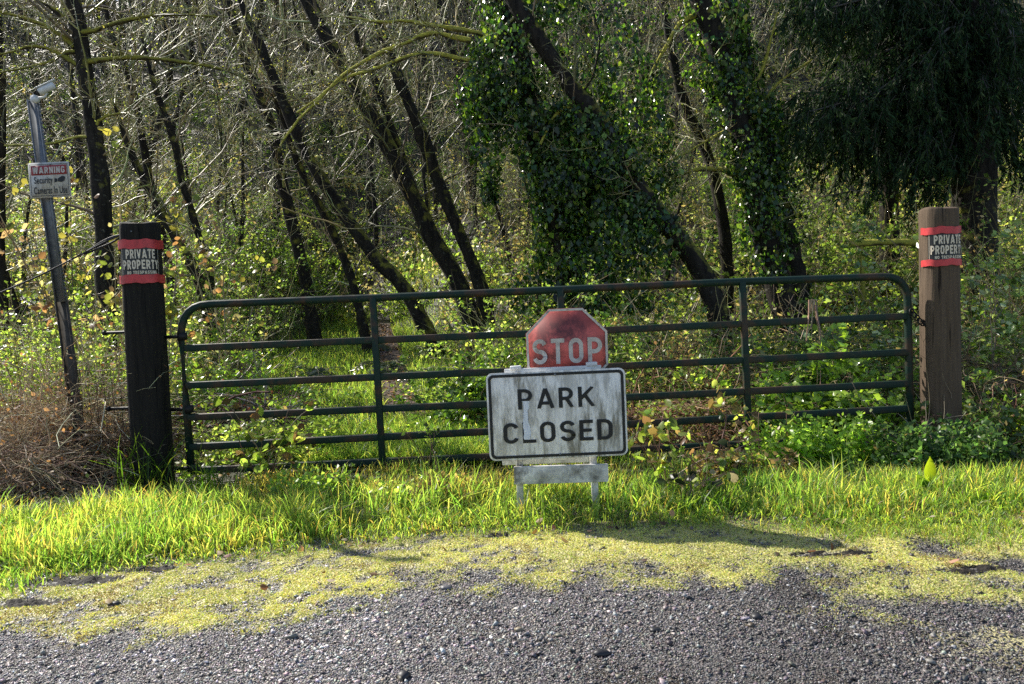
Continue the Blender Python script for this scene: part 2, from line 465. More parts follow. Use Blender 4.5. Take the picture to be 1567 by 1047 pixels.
zc = np.stack([mz, grassy, hillz], -1).reshape(-1, 3)
ny, nx = X.shape
idx = np.arange(ny * nx).reshape(ny, nx)
quads = np.stack([idx[:-1, :-1], idx[:-1, 1:], idx[1:, 1:], idx[1:, :-1]], -1).reshape(-1, 4)
def ground_mat():
    m, n, out = mat("gravel_moss_ground")
    p = nd(n, "ShaderNodeBsdfPrincipled", Roughness=0.6); p.inputs["Specular IOR Level"].default_value = .4
    a = attr(n); sp = n.nodes.new("ShaderNodeSeparateColor"); n.links.new(a, sp.inputs[0])
    tc = n.nodes.new("ShaderNodeTexCoord")
    vo = n.nodes.new("ShaderNodeTexVoronoi"); vo.inputs["Scale"].default_value = 75; n.links.new(tc.outputs["Object"], vo.inputs["Vector"])
    vs = n.nodes.new("ShaderNodeSeparateColor"); n.links.new(vo.outputs["Color"], vs.inputs[0])
    grav = mixc(n, vs.outputs[0], (.050, .045, .044), (.20, .185, .18))
    soil = mixc(n, noise(n, 9, 6), (.018, .014, .010), (.05, .038, .024))
    grav = mixc(n, ramp(n, noise(n, 2.2, 5), .5, .62), grav, soil)
    mossc = mixc(n, noise(n, 30, 5), (.40, .36, .15), (.70, .63, .29))
    c = mixc(n, sp.outputs[0], grav, mossc)
    gsoil = mixc(n, noise(n, 12, 5), (.02, .02, .008), (.06, .055, .018))
    c = mixc(n, sp.outputs[1], c, gsoil)
    lit = mixc(n, noise(n, 7, 6), (.012, .010, .007), (.05, .038, .022))
    c = mixc(n, sp.outputs[2], c, lit)
    n.links.new(c, p.inputs["Base Color"])
    n.links.new(ramp(n, noise(n, 1.6, 4), .35, .65, (.35,) * 3, (.75,) * 3), p.inputs["Roughness"])
    bump(n, vo.outputs["Distance"], .9, .012, p)
    n.links.new(p.outputs[0], out.inputs[0]); return m
gm = MB().add(np.stack([X, Y, Z], -1), quads, zc)
ground = tag(gm.build("ground", ground_mat(), smooth=True), kind="structure")

# trodden path beyond the gate: a sheet laid on the ground
pm = MB(); py_ = np.arange(8.6, 17.0, .2); hw = .24
cols = []
for k in (-1, -.5, 0, .5, 1):
    x_ = path_x(py_) + k * hw * (1 + .25 * np.sin(py_ * 2.3 + k)) + .06 * np.sin(py_ * 1.7)
    cols.append(np.stack([x_, py_, H(x_, py_) + .004 + .012 * (1 - abs(k))], -1))
pv = np.stack(cols, 1); n_ = len(py_)
i_ = np.arange(n_ * 5).reshape(n_, 5)
pm.add(pv, np.stack([i_[:-1, :-1], i_[:-1, 1:], i_[1:, 1:], i_[1:, :-1]], -1).reshape(-1, 4), (.13, .095, .07))
M['path'] = simple("trodden_earth", rough=.85, spec=.3, use_attr=True, var=.6, scale=16, bmp=.8)
tag(pm.build("path", M['path'], smooth=True), kind="structure")

# ------------------------------------------------------------------ gravel (stuff)
def ico():
    t = (1 + 5 ** .5) / 2
    v = np.array([[-1, t, 0], [1, t, 0], [-1, -t, 0], [1, -t, 0], [0, -1, t], [0, 1, t], [0, -1, -t], [0, 1, -t], [t, 0, -1], [t, 0, 1], [-t, 0, -1], [-t, 0, 1]], float)
    f = np.array([[0, 11, 5], [0, 5, 1], [0, 1, 7], [0, 7, 10], [0, 10, 11], [1, 5, 9], [5, 11, 4], [11, 10, 2], [10, 7, 6], [7, 1, 8], [3, 9, 4], [3, 4, 2], [3, 2, 6], [3, 6, 8], [3, 8, 9], [4, 9, 5], [2, 4, 11], [6, 2, 10], [8, 6, 7], [9, 8, 1]])
    return norm(v), f
ICO_V, ICO_F = ico()
OCT_V = np.array([[1, 0, 0], [-1, 0, 0], [0, 1, 0], [0, -1, 0], [0, 0, 1], [0, 0, -1]], float)
OCT_F = np.array([[0, 2, 4], [2, 1, 4], [1, 3, 4], [3, 0, 4], [2, 0, 5], [1, 2, 5], [3, 1, 5], [0, 3, 5]])
def pebbles(mb, x, y, z, size, colr, flat=.6):
    N = len(x)
    sc = size[:, None] * (rng.uniform(.6, 1.35, (N, 3)) * np.array([1, 1, flat]))
    v = (OCT_V[None] * (1 + .25 * rng.normal(size=(N, 6, 1))) + .28 * rng.normal(size=(N, 6, 3))) * sc[:, None, :]
    a = rng.uniform(0, 2 * np.pi, N); ca, sa = np.cos(a)[:, None], np.sin(a)[:, None]
    tl = rng.normal(0, .35, (N, 1))
    vz = v[..., 2] + tl * v[..., 0]
    v = np.stack([v[..., 0] * ca - v[..., 1] * sa, v[..., 0] * sa + v[..., 1] * ca, vz], -1) + np.stack([x, y, z], -1)[:, None]
    f = (np.arange(N)[:, None, None] * 6 + OCT_F[None]).reshape(-1, 3)
    mb.add(v.reshape(-1, 3), f, np.repeat(colr, 6, 0))
def frustum_xy(N, y0, y1, margin=.35, power=1.0):
    yy = y0 + (y1 - y0) * rng.random(N) ** power
    hw_ = yy * (CX / F) * 1.03 + margin
    return rng.uniform(-1, 1, N) * hw_, yy
NG = 360000
gx, gy = frustum_xy(NG, 2.25, 4.7)
keep = (rng.random(NG) > mud_mask(gx, gy)) & (gy < yg(gx) + .25) & (rng.random(NG) > np.clip(moss_amt(gx, gy) * 1.05, 0, .93)) & (rng.random(NG) < np.clip((yg(gx) + .3 - gy) / .35, .0, 1))
gx, gy = gx[keep], gy[keep]
gs = np.clip(rng.lognormal(math.log(.0027), .5, len(gx)), .002, .017)
patch = fb(gx, gy, 1.3, 77)
gs *= .8 + .5 * patch
gc = pick([(.048, .043, .042), (.072, .065, .064), (.100, .092, .089), (.032, .028, .027), (.148, .136, .128), (.062, .050, .042)], len(gx), .3)
gc *= 2.7 * ((0.6 + .9 * patch) * (1 + .7 * np.clip(-gx / 1.5, -.75, 1)))[:, None]  # sun glitter and wet sheen painted into stone colour: lighter leftward, darker rightward
lt = rng.random(len(gx)) < .05; gc[lt] = rng.uniform(.22, .45, (lt.sum(), 1)) * np.array([1, .98, .97])
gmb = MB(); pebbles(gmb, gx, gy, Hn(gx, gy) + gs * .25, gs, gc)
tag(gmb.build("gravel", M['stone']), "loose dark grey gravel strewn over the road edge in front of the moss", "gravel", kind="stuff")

# bigger single stones lying on the gravel
for (px, py, s, lb) in [(921, 1001, .030, "flat black stone lying alone on the gravel below the closed sign"),
                        (1003, 965, .022, "dark flat stone on the gravel, up and right of the flat black one"),
                        (175, 926, .028, "dark angular stone sitting in the moss at the wet patch"),
                        (617, 1036, .030, "dark stone at the bottom edge of the gravel"),
                        (1157, 946, .026, "dark low stone on the gravel near the bare muddy ground"),
                        (683, 902, .026, "grey flat stone at the gravel edge of the yellow moss")]:
    g = G(px, py); mb = MB()
    v, f = ICO_V.copy(), ICO_F
    bm_v = []
    import bmesh
    bm = bmesh.new(); bmesh.ops.create_icosphere(bm, subdivisions=2, radius=1)
    v = np.array([q.co[:] for q in bm.verts]); f = np.array([[q.index for q in fc.verts] for fc in bm.faces]); bm.free()
    v = v * (1 + .16 * np.sin(v[:, :1] * 3.1 + px) + .14 * np.cos(v[:, 1:2] * 4.2 + py) + .05 * rng.normal(size=(len(v), 1)))
    v = v * np.array([s, s * .8, s * .5]); zg = float(Hn(g[0], g[1]))
    mb.add(v + np.array([g[0], g[1], zg + s * .2]), f, (.022, .021, .024) if 'grey' not in lb else (.12, .115, .12))
    tag(mb.build("stone", M['stone'], origin=(g[0], g[1], zg)), lb, "stone", "single stones on the gravel")

# ------------------------------------------------------------------ moss, grass (stuff)
N = 330000
x_, y_ = frustum_xy(N, 2.9, 4.9)
ma = moss_amt(x_, y_)
k = rng.random(N) < ma * 1.1
x_, y_, ma = x_[k], y_[k], ma[k]
b_ = np.stack([x_, y_, Hn(x_, y_)], -1)
h_ = rng.uniform(.003, .010, len(x_)) * (1 + 1.2 * (rng.random(len(x_)) < .08))
mc = pick([(.66, .66, .23), (.72, .70, .28), (.57, .61, .18), (.72, .65, .35), (.47, .55, .15), (.54, .49, .23)], len(x_), .2)
mv = fb(x_, y_, 3.4, 101); mc = mc * np.stack([.55 + .75 * mv, .60 + .66 * mv, .7 + .5 * mv], -1); br_ = (fb(x_, y_, 5.0, 111) > .62) & (rng.random(len(x_)) < .6); mc[br_] = pick([(.34, .25, .13), (.26, .24, .10), (.42, .32, .16)], br_.sum(), .2)
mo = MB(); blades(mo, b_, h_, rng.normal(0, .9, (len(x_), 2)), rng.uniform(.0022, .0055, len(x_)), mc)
tag(mo.build("moss", M['moss']), "yellow green moss and stubble carpet between the gravel and the tall grass", "moss", kind="stuff")

gr = MB()
GP = [(.25, .38, .11), (.32, .42, .13), (.20, .33, .09), (.40, .43, .17), (.12, .22, .06), (.07, .14, .04)]
# long grass before the gate
N = 85000
x_, y_ = frustum_xy(N, 3.6, 6.3)
d = y_ - yg(x_)
dens = np.clip(d / .18 + .3 + (fb(x_, y_, 2.2, 5) - .5) * 1.6, 0, 1) * np.clip(-.55 + 2.6 * fb(x_, y_, 3.2, 8), .05, 1)
dens *= np.where(y_ > 5.4, np.clip(1 - (y_ - 5.4) / .9, .25, 1), 1)
back = np.interp(x_, [-4.5, -3.2, -2.3, -1.6, 1.6, 2.3, 3.2, 4.5], [4.75, 5.0, 5.6, 6.3, 6.3, 5.4, 5.0, 4.75])
dens *= np.clip((back - y_) / .25 + .5, 0, 1)
k = rng.random(N) < dens * (1 - mud_mask(x_, y_))
x_, y_, d = x_[k], y_[k], d[k]
tall = np.clip(d / .45, .10, 1) * (.35 + 1.2 * fb(x_, y_, 2.3, 11))
side = np.where(x_ < -.4, 1.05, np.where(x_ < 1.2, .95, .8))
h_ = tall * side * .215 * rng.uniform(.45, 1.25, len(x_))
cl = pick(GP, len(x_), .18)
dry = rng.random(len(x_)) < np.where(y_ > 5.3, .2, .12); cl[dry] = pick([(.32, .26, .13), (.25, .22, .10)], dry.sum(), .15)
h_ *= np.where(y_ > 5.2, .6, 1)
hue_ = fb(x_, y_, 1.9, 61); cl = cl * np.stack([.62 + .85 * hue_, .80 + .45 * hue_, .8 + .5 * hue_], -1)
ln_ = rng.normal(0, .35, (len(x_), 2)) + np.array([.05, 0]); fl_ = rng.random(len(x_)) < .16; ln_[fl_] *= 3.2
st_w = (y_ > 5.0) & (fb(x_, y_, 2.4, 27) + .10 * rng.normal(size=len(x_)) > .53); cl[st_w] = pick([(.50, .42, .22), (.42, .34, .17), (.36, .34, .12), (.28, .33, .08)], st_w.sum(), .2); h_[st_w] *= .7
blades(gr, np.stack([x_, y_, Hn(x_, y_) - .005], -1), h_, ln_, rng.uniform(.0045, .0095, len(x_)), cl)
# short turf where moss turns into grass
N = 60000
x_, y_ = frustum_xy(N, 3.3, 5.0)
d = y_ - yg(x_) + .35 * np.clip((x_ - .5) / 1.5, .2, 1.2)
k = (rng.random(N) < np.clip(d / .35, 0, 1)) & (d < .8) & (fb(x_, y_, 4, 15) > .40)
x_, y_ = x_[k], y_[k]
blades(gr, np.stack([x_, y_, Hn(x_, y_)], -1), rng.uniform(.02, .075, len(x_)), rng.normal(0, .6, (len(x_), 2)), rng.uniform(.003, .006, len(x_)), pick(GP + [(.22, .22, .04)], len(x_), .2))
# the grassy ride beyond the gate
N = 60000
y_ = 6.2 + 13 * rng.random(N) ** 1.6
x_ = path_x(y_) + rng.uniform(-1, 1, N) * (1.0 + .05 * y_) - .45 * np.clip((y_ - 8) / 3, 0, 1) + .35 * np.clip((9 - y_) / 3, 0, 1)
k = ((np.abs(x_ - path_x(y_)) > .24) | (y_ < 8.8)) & (rng.random(N) < .4 + .9 * fb(x_, y_, 1.5, 19))
x_, y_ = x_[k], y_[k]
blades(gr, np.stack([x_, y_, H(x_, y_)], -1), rng.uniform(.05, .24, len(x_)), rng.normal(0, .45, (len(x_), 2)), rng.uniform(.005, .012, len(x_)), pick(GP, len(x_), .2))
tag(gr.build("grass", M['grass']), "bright sunlit spring grass growing before and beyond the gate", "grass", kind="stuff")

# coarse tall grass tufts: things one can point at
def tuft(px, py, n, h, label, pal=GP, spread=.07, wd=.010):
    g = G(px, py); g[2] = Hn(g[0], g[1]); mb = MB()
    b = g + np.stack([rng.normal(0, spread, n), rng.normal(0, spread, n), np.zeros(n)], -1)
    b[:, 2] = Hn(b[:, 0], b[:, 1]) - .005
    blades(mb, b, h * rng.uniform(.5, 1.1, n), rng.normal(0, .45, (n, 2)), rng.uniform(.6, 1.2, n) * wd, pick(pal, n, .15))
    tag(mb.build("grass_tuft", M['grass'], origin=g), label, "grass tuft", "coarse grass tufts")
DK = [(.06, .13, .02), (.085, .165, .025), (.12, .20, .025)]
tuft(225, 748, 70, .50, "tallest coarse grass tuft, at the foot of the dark left post", DK, .13)
tuft(330, 760, 60, .34, "long bladed grass tuft below the hinge end of the gate", DK, .12)
tuft(855, 800, 60, .26, "bright grass tuft between the two legs of the barricade", GP, .12)
tuft(1085, 780, 60, .25, "dark grass tuft right of the barricade in shade", DK, .15)
tuft(1290, 760, 70, .30, "green grass tuft below the latch end of the gate", GP, .14)
tuft(20, 905, 40, .10, "low grass tuft beside the wet mud hollow", GP, .06, .007)
tuft(1505, 775, 50, .10, "small vivid yellow green tuft in the short grass beyond the brown post", [(.16, .26, .01), (.13, .22, .01)], .045, .014)

# ------------------------------------------------------------------ gate
YL, YR = 6.04, 6.22
def gY(px): return YL + (YR - YL) * (px - 283) / (1391 - 283)
def gp(px, py): return P(px, py, gY(px))
gate_base = gp(293, 733)
gate = thing("field_gate", "long dark green tubular metal field gate with six rails, closed across the track", "gate", gate_base)
def ring_tube(mb, pts, r):
    tubes(mb, np.asarray(pts)[None], r, 12, (1, 1, 1), 0, True)
R = .030
def arc(a, c_, b, n=7):
    t = np.linspace(0, 1, n)[:, None]
    return (1 - t) ** 2 * a + 2 * t * (1 - t) * c_ + t * t * b
fr = MB()
tl_a, tl_c, tl_b = gp(277, 512), gp(277, 466), gp(322, 465.5)
tr_a, tr_c, tr_b = gp(1352, 423.5), gp(1389, 423), gp(1389, 462)
ptsf = [gp(293, 722), gp(285, 620)] + list(arc(tl_a, tl_c, tl_b)) + [gp(571, 456), gp(855, 443.5), gp(1135, 431)] + list(arc(tr_a, tr_c, tr_b)) + [gp(1391, 560), gp(1394, 690)]
ring_tube(fr, ptsf, R)
o = fr.build("frame", M['gate'], gate, gate_base, True)
rails = [((283, 533), (1388, 484)), ((285, 590), (1389, 539)), ((288, 639), (1390, 587)), ((290, 684), (1391, 625)), ((293, 720), (1393, 667))]
for a, b in rails:
    mb = MB(); pa, pb = gp(*a), gp(*b)
    mid = (pa + pb) / 2 + np.array([0, 0, -.006])
    tubes(mb, np.array([pa, mid, pb])[None], R * 1.28, 4, (1, 1, 1), 0, True, square=True)
    bevel(mb.build("rail", M['gate'], gate, gate_base), .008, 2)
for a, b in [((571, 456), (586, 709)), ((857, 443), (868, 695)), ((1135, 431), (1146, 681))]:
    mb = MB(); pa, pb = gp(*a), gp(*b); pa = pa + np.array([0, -.012, 0]); pb = pb + np.array([0, -.012, 0])
    tubes(mb, np.array([pa, (pa + pb) / 2, pb])[None], R * 1.2, 4, (1, 1, 1), 0, True, square=True)
    bevel(mb.build("upright", M['gate'], gate, gate_base), .008, 2)
for (px, py) in [(279, 515), (289, 626), (296, 716)]:
    mb = MB(); c = gp(px, py)
    tubes(mb, np.array([c + [-.0, 0, -.03], c + [0, 0, .03]])[None], .038, 10, cap=True)
    tubes(mb, np.array([c + [-.14, 0, 0], c + [.035, 0, 0]])[None], .014, 8, cap=True)
    mb.build("hinge", M['black_metal'], gate, gate_base)
mb = MB(); c = gp(1400, 486)
for q in range(7):
    a = np.linspace(0, 2 * np.pi, 11); off = np.array([.022 * q - .05, -.045, .05 - .026 * q + .010 * max(0, q - 3) ** 1.6])
    ringp = c + off + np.stack([.018 * np.cos(a), .014 * np.sin(a) * (q % 2), .024 * np.sin(a)], -1)
    tubes(mb, ringp[None], .006, 6)
tag(mb.build("latch_chain", M['black_metal'], gate, gate_base, True), "short chain looped at the latch end")

# ------------------------------------------------------------------ gate posts with their wrapped signs
def super_pt(u, a, e=2.7):
    """cross-section of the post by angle, flattened round"""
    c_, s_ = np.cos(u), np.sin(u)
    r = (np.abs(c_) ** e + np.abs(s_) ** e) ** (-1 / e)
    return a * r * c_, a * r * s_
UU = np.linspace(-np.pi, np.pi, 721)
def arcmap(a):
    px_, py_2 = super_pt(UU, a)
    s = np.concatenate([[0], np.cumsum(np.hypot(np.diff(px_), np.diff(py_2)))])
    s0 = np.interp(-np.pi / 2, UU, s)         # the front of the post faces the road
    return lambda q: np.interp(q + s0, s, UU)
def text_mesh(txt, font_off=0.0, size=1.0, spacing=1.0, res=6):
    cu = bpy.data.curves.new("lettering", 'FONT'); cu.body = txt; cu.size = size; cu.offset = font_off; cu.space_character = spacing; cu.resolution_u = res
    ob = bpy.data.objects.new("lettering_source", cu); col.objects.link(ob)
    dg = bpy.context.evaluated_depsgraph_get(); dg.update()
    me = bpy.data.meshes.new_from_object(ob.evaluated_get(dg))
    V = np.array([v.co[:] for v in me.vertices]); Fc = [tuple(p.vertices) for p in me.polygons]
    bpy.data.objects.remove(ob); bpy.data.meshes.remove(me); bpy.data.curves.remove(cu)
    return V, Fc
def arcp(cx_, cy_, rx, ry, a0, a1, n=12):
    t = np.radians(np.linspace(a0, a1, n)); return [(cx_ + rx * math.cos(a), cy_ + ry * math.sin(a)) for a in t]
def glyph(ch, s_):
    """road sign capitals as pen strokes of width s_: (advance width, strokes, closed flags)"""
    h = s_ / 2; w_ = .60
    def bowl(y0, y1, x1): 
        r_ = (y1 - y0) / 2; rx = min(r_, x1 - h - .12); return [(h, y1)] + arcp(x1 - rx, (y0 + y1) / 2, rx, r_, 90, -90) + [(h, y0)]
    rx = w_ / 2 - h
    if ch == 'P': return w_, [[(h, 0), (h, 1)], bowl(.44, 1 - h, w_ - h)]
    if ch == 'R': return w_ + .02, [[(h, 0), (h, 1)], bowl(.46, 1 - h, w_ - h), [(w_ * .52, .46), (w_ - h + .03, 0)]]
    if ch == 'B': return w_, [[(h, 0), (h, 1)], bowl(.5, 1 - h, w_ - h), bowl(h, .5, w_ - h)]
    if ch == 'A': return .72, [[(h * .9, 0), (.36, 1.0)], [(.36, 1.0), (.72 - h * .9, 0)], [(.17, .27), (.55, .27)]]
    if ch == 'K': return .66, [[(h, 0), (h, 1)], [(.60, 1), (h, .38)], [(.27, .60), (.62, 0)]]
    if ch == 'C': return w_, [arcp(w_ / 2, 1 - h - rx, rx, rx, 12, 180) + arcp(w_ / 2, h + rx, rx, rx, 180, 348)]
    if ch == 'G': return w_, [arcp(w_ / 2, 1 - h - rx, rx, rx, 12, 180) + arcp(w_ / 2, h + rx, rx, rx, 180, 360) + [(w_ - h, .46), (w_ * .52, .46)]]
    if ch == 'O': return w_ + .02, [arcp(w_ / 2, 1 - h - rx, rx, rx, 0, 180) + arcp(w_ / 2, h + rx, rx, rx, 180, 360) + [(w_ - h, 1 - h - rx)]]
    if ch == 'S': 
        ry = (1 - s_) / 4
        return w_, [arcp(w_ / 2, 1 - h - ry, rx, ry, 15, 180) + arcp(w_ / 2, 1 - h - ry, rx, ry, 180, 255, 5) + arcp(w_ / 2, h + ry, rx, ry, 75, 0, 5) + arcp(w_ / 2, h + ry, rx, ry, 0, -165)]
    if ch == 'L': return .52, [[(h, 1), (h, 0)], [(h, h), (.52, h)]]
    if ch == 'E': return .54, [[(h, 0), (h, 1)], [(h, 1 - h), (.54, 1 - h)], [(h, .5), (.48, .5)], [(h, h), (.54, h)]]
    if ch == 'D': return w_, [[(h, 0), (h, 1)], [(h, 1 - h)] + arcp(w_ - h - rx * 1.1, 1 - h - rx * 1.1, rx * 1.1, rx * 1.1, 90, 0) + arcp(w_ - h - rx * 1.1, h + rx * 1.1, rx * 1.1, rx * 1.1, 0, -90) + [(h, h)]]
    if ch == 'T': return .56, [[(0, 1 - h), (.56, 1 - h)], [(.28, 1), (.28, 0)]]
    if ch == 'I': return s_, [[(h, 0), (h, 1)]]
    if ch == 'V': return .66, [[(h * .9, 1), (.33, 0)], [(.33, 0), (.66 - h * .9, 1)]]
    if ch == 'Y': return .64, [[(h * .9, 1), (.32, .42)], [(.64 - h * .9, 1), (.32, .42)], [(.32, .46), (.32, 0)]]
    if ch == 'N': return w_, [[(h, 0), (h, 1)], [(h, 1), (w_ - h, 0)], [(w_ - h, 0), (w_ - h, 1)]]
    if ch == 'W': return .86, [[(h * .9, 1), (.24, 0)], [(.24, 0), (.43, 1)], [(.43, 1), (.62, 0)], [(.62, 0), (.86 - h * .9, 1)]]
    return .32, []
def pen_text(txt, u0, u1, v0, v1, s_=.17, gap=.16):
    """letters as ribbons fitted in a box; each stroke lies a hair above the one before"""
    x = 0.0; V, Fq, Lz = [], [], []; n = 0
    for ch in txt:
        w_, st = glyph(ch, s_)
        for k, p in enumerate(st):
            p = np.array(p, float) + [x, 0]
            d = np.gradient(p, axis=0) if len(p) > 2 else np.repeat((p[1:] - p[:1]), 2, 0)
            d /= np.maximum(np.linalg.norm(d, axis=1, keepdims=True), 1e-9); nn_ = np.stack([-d[:, 1], d[:, 0]], 1) * s_ / 2
            m_ = len(p); V += [p + nn_, p - nn_]; Lz += [np.full(2 * m_, k * .00025)]
            a = n + np.arange(m_ - 1); Fq.append(np.stack([a + m_, a + m_ + 1, a + 1, a], 1)); n += 2 * m_
        x += w_ + gap
    V = np.concatenate(V); lo, hi = 0.0, x - gap
    uv = np.stack([u0 + (V[:, 0] - lo) / (hi - lo) * (u1 - u0), v0 + np.clip(V[:, 1], 0, 1) * (v1 - v0)], -1)
    return uv, [np.concatenate(Fq)], np.concatenate(Lz)
def fit_text(txt, u0, u1, v0, v1, off=0.0, spacing=1.0):
    V, Fc = text_mesh(txt, off, 1.0, spacing)
    lo, hi = V.min(0), V.max(0)
    uv = np.stack([u0 + (V[:, 0] - lo[0]) / (hi[0] - lo[0]) * (u1 - u0), v0 + (V[:, 1] - lo[1]) / (hi[1] - lo[1]) * (v1 - v0)], -1)
    t3 = np.array([f for f in Fc if len(f) == 3]); t4 = [f for f in Fc if len(f) == 4]; rest = [f for f in Fc if len(f) > 4]
    fs = []
    if len(t3): fs.append(t3)
    if t4: fs.append(np.array(t4))
    for f in rest: fs.append(np.array([f]))
    return uv, fs

def make_post(name, label, top_px, base_px, Yd, rad, m):
    bc = P(*base_px, Yd); zg = float(H(bc[0], bc[1])); tc_ = P(*top_px, Yd)
    base = np.array([bc[0], bc[1], zg]); hgt = tc_[2] - zg; lean = (tc_[:2] - bc[:2])
    t = thing(name, label, "gate post", base)
    mb = MB(); u = np.linspace(-np.pi, np.pi, 49)[:-1]; zs = np.linspace(-.4, hgt, 40)
    rings = []
    for z in zs:
        rr = rad * (1.03 - .05 * z / hgt)
        px_, py_2 = super_pt(u, rr * (1 + .008 * np.sin(u * 5 + z * 2) + .006 * np.sin(u * 11 - z * 3)))
        rings.append(np.stack([px_ + lean[0] * max(z, 0) / hgt, py_2 + lean[1] * max(z, 0) / hgt, np.full_like(u, z)], -1))
    # worn, bevelled head
    for q, dz in ((.97, .008), (.9, .014), (.5, .018)):
        px_, py_2 = super_pt(u, rad * .98 * q)
        rings.append(np.stack([px_ + lean[0], py_2 + lean[1], np.full_like(u, hgt + dz) + .010 * np.sin(u * 2 + 1)], -1))
    v = np.concatenate(rings); nr = len(rings); K = len(u)
    b = (np.arange(nr - 1) * K)[:, None]; i = np.arange(K)[None]; j = (i + 1) % K
    q = np.stack([b + i, b + j, b + j + K, b + i + K], -1).reshape(-1, 4)
    mb.add(v + base, [q, ((nr - 1) * K + np.arange(K))[None]])
    o = mb.build("shaft", m, t, base, True)
    o.modifiers.new("edge", 'EDGE_SPLIT').split_angle = math.radians(50)
    return t, base, hgt, lean
def on_post(base, hgt, lean, rad, u, z, off):
    """point on the skin of the post: u = arc length from its front, z above the ground"""
    am = arcmap(rad)
    ang = am(np.asarray(u)); rr = rad * (1.03 - .05 * np.asarray(z) / hgt) + off
    px_, py_2 = super_pt(ang, rr)
    z = np.asarray(z)
    return np.stack([base[0] + px_ + lean[0] * z / hgt, base[1] + py_2 + lean[1] * z / hgt, base[2] + z], -1)
def strip(mb, base, hgt, lean, rad, u0, u1, z0, z1, off, nu=24, nz=3, wav=0.0, m=0):
    u = np.linspace(u0, u1, nu); z = np.linspace(z0, z1, nz)
    U, Zz = np.meshgrid(u, z)
    wv = wav * (np.sin(U * 37 + z0 * 9) + .6 * np.sin(U * 83))
    v = on_post(base, hgt, lean, rad, U, Zz + wv, off + 0 * U)
    i = np.arange(nu * nz).reshape(nz, nu)
    mb.add(v.reshape(-1, 3), np.stack([i[:-1, :-1], i[:-1, 1:], i[1:, 1:], i[1:, :-1]], -1).reshape(-1, 4), m=m)

def wrapped_sign(post, label, Yd, rad, u_start, u_end, zpx, flap=False):
    t, base, hgt, lean = post
    z = lambda py, px: P(px, py, Yd - rad)[2] - base[2]
    px = zpx['px']
    z0, z1 = z(zpx['bot'], px), z(zpx['top'], px)
    s = thing("private_property_sign", label, "sign", (base[0] + lean[0] * .8, base[1] - rad, base[2] + z0), "private property signs on the gate posts")
    so = np.array(s.location)
    mb = MB(); strip(mb, base, hgt, lean, rad, u_start, u_end, z0, z1, .006)
    if flap:
        e0 = on_post(base, hgt, lean, rad, np.array([u_end - .10]), np.array([z0 + .01]), .006)[0]; e1 = on_post(base, hgt, lean, rad, np.array([u_end - .13]), np.array([z1 - .05]), .006)[0]
        tip = e0 + np.array([.075, .03, .0]); tip2 = e1 + np.array([.01, .01, -.02])
        mb.add([e0, tip, tip2, e1], np.array([[0, 1, 2, 3]]))
    o = mb.build("panel", M['sign_black'], s, so)
    wd_ = u_end - u_start; hh = z1 - z0
    for (a, b_, c_, d_) in ((.03, .04, .02, .98), (.96, .97, .02, .98)):
        ln = MB(); strip(ln, base, hgt, lean, rad, u_start + a * wd_, u_start + b_ * wd_, z0 + c_ * hh, z0 + d_ * hh, .008, 2, 3)
        ln.build("border", M['tan_paint'], s, so)
    for txt, a, b_, c_, d_ in (("PRIVATE", .15, .85, .61, .95), ("PROPERTY", .07, .94, .22, .56), ("NO TRESPASSING", .17, .88, .04, .16)):
        uv, fs, lz = pen_text(txt, u_start + a * wd_, u_start + b_ * wd_, z0 + c_ * hh, z0 + d_ * hh, .21 if len(txt) < 10 else .2, .13)
        lm = MB(); lm.add(on_post(base, hgt, lean, rad, uv[:, 0], uv[:, 1], .009 + lz), fs)
        lm.build("lettering", M['tan_paint'], s, so)
    full = np.pi * rad * 1.16 * .98
    for (ta, tb) in zpx['tape']:
        tm = MB(); strip(tm, base, hgt, lean, rad, -full, full, z(tb, px), z(ta, px), .012, 90, 3, .0035)
        tm.build("tape_band", M['tape'], s, so)
    return s

RP = .140
LP = make_post("gate_post", "thick dark creosoted wooden gate post at the hinge end of the gate", (214, 345), (236, 738), 6.02, RP, M['dark_wood'])
RPp = make_post("gate_post", "thick brown weathered wooden gate post at the latch end of the gate", (1436, 322), (1441, 688), 6.2, RP * .97, M['brown_wood'])
for (px, py) in [(204, 508), (210, 624), (216, 716)]:
    mb = MB(); c = P(px, py, 6.02)
    tubes(mb, np.array([c + [-.23, 0, 0], c + [.22, 0, 0]])[None], .012, 8, cap=True)
    tubes(mb, np.array([c + [-.235, 0, 0], c + [-.215, 0, 0]])[None], .022, 6, cap=True)
    mb.build("hinge_bolt", M['black_metal'], LP[0], LP[1])
mb = MB(); c = on_post(LP[1], LP[2], LP[3], RP, np.array([.0]), np.array([LP[2] - .06]), .002)[0]
tubes(mb, np.array([c, c + [0, -.006, 0]])[None], .006, 8, cap=True); mb.build("screw", M['galv'], LP[0], LP[1])
wrapped_sign(LP, "black private property sign taped in red around the dark left gate post", 6.02, RP, -.095, .205, {'px': 217, 'top': 379, 'bot': 421, 'tape': [(366, 380), (420, 433)]})
wrapped_sign(RPp, "black private property sign with a loose corner taped in red around the brown gate post", 6.2, RP * .97, -.150, .150, {'px': 1437, 'top': 358, 'bot': 398, 'tape': [(347, 358), (397, 407)]}, True)

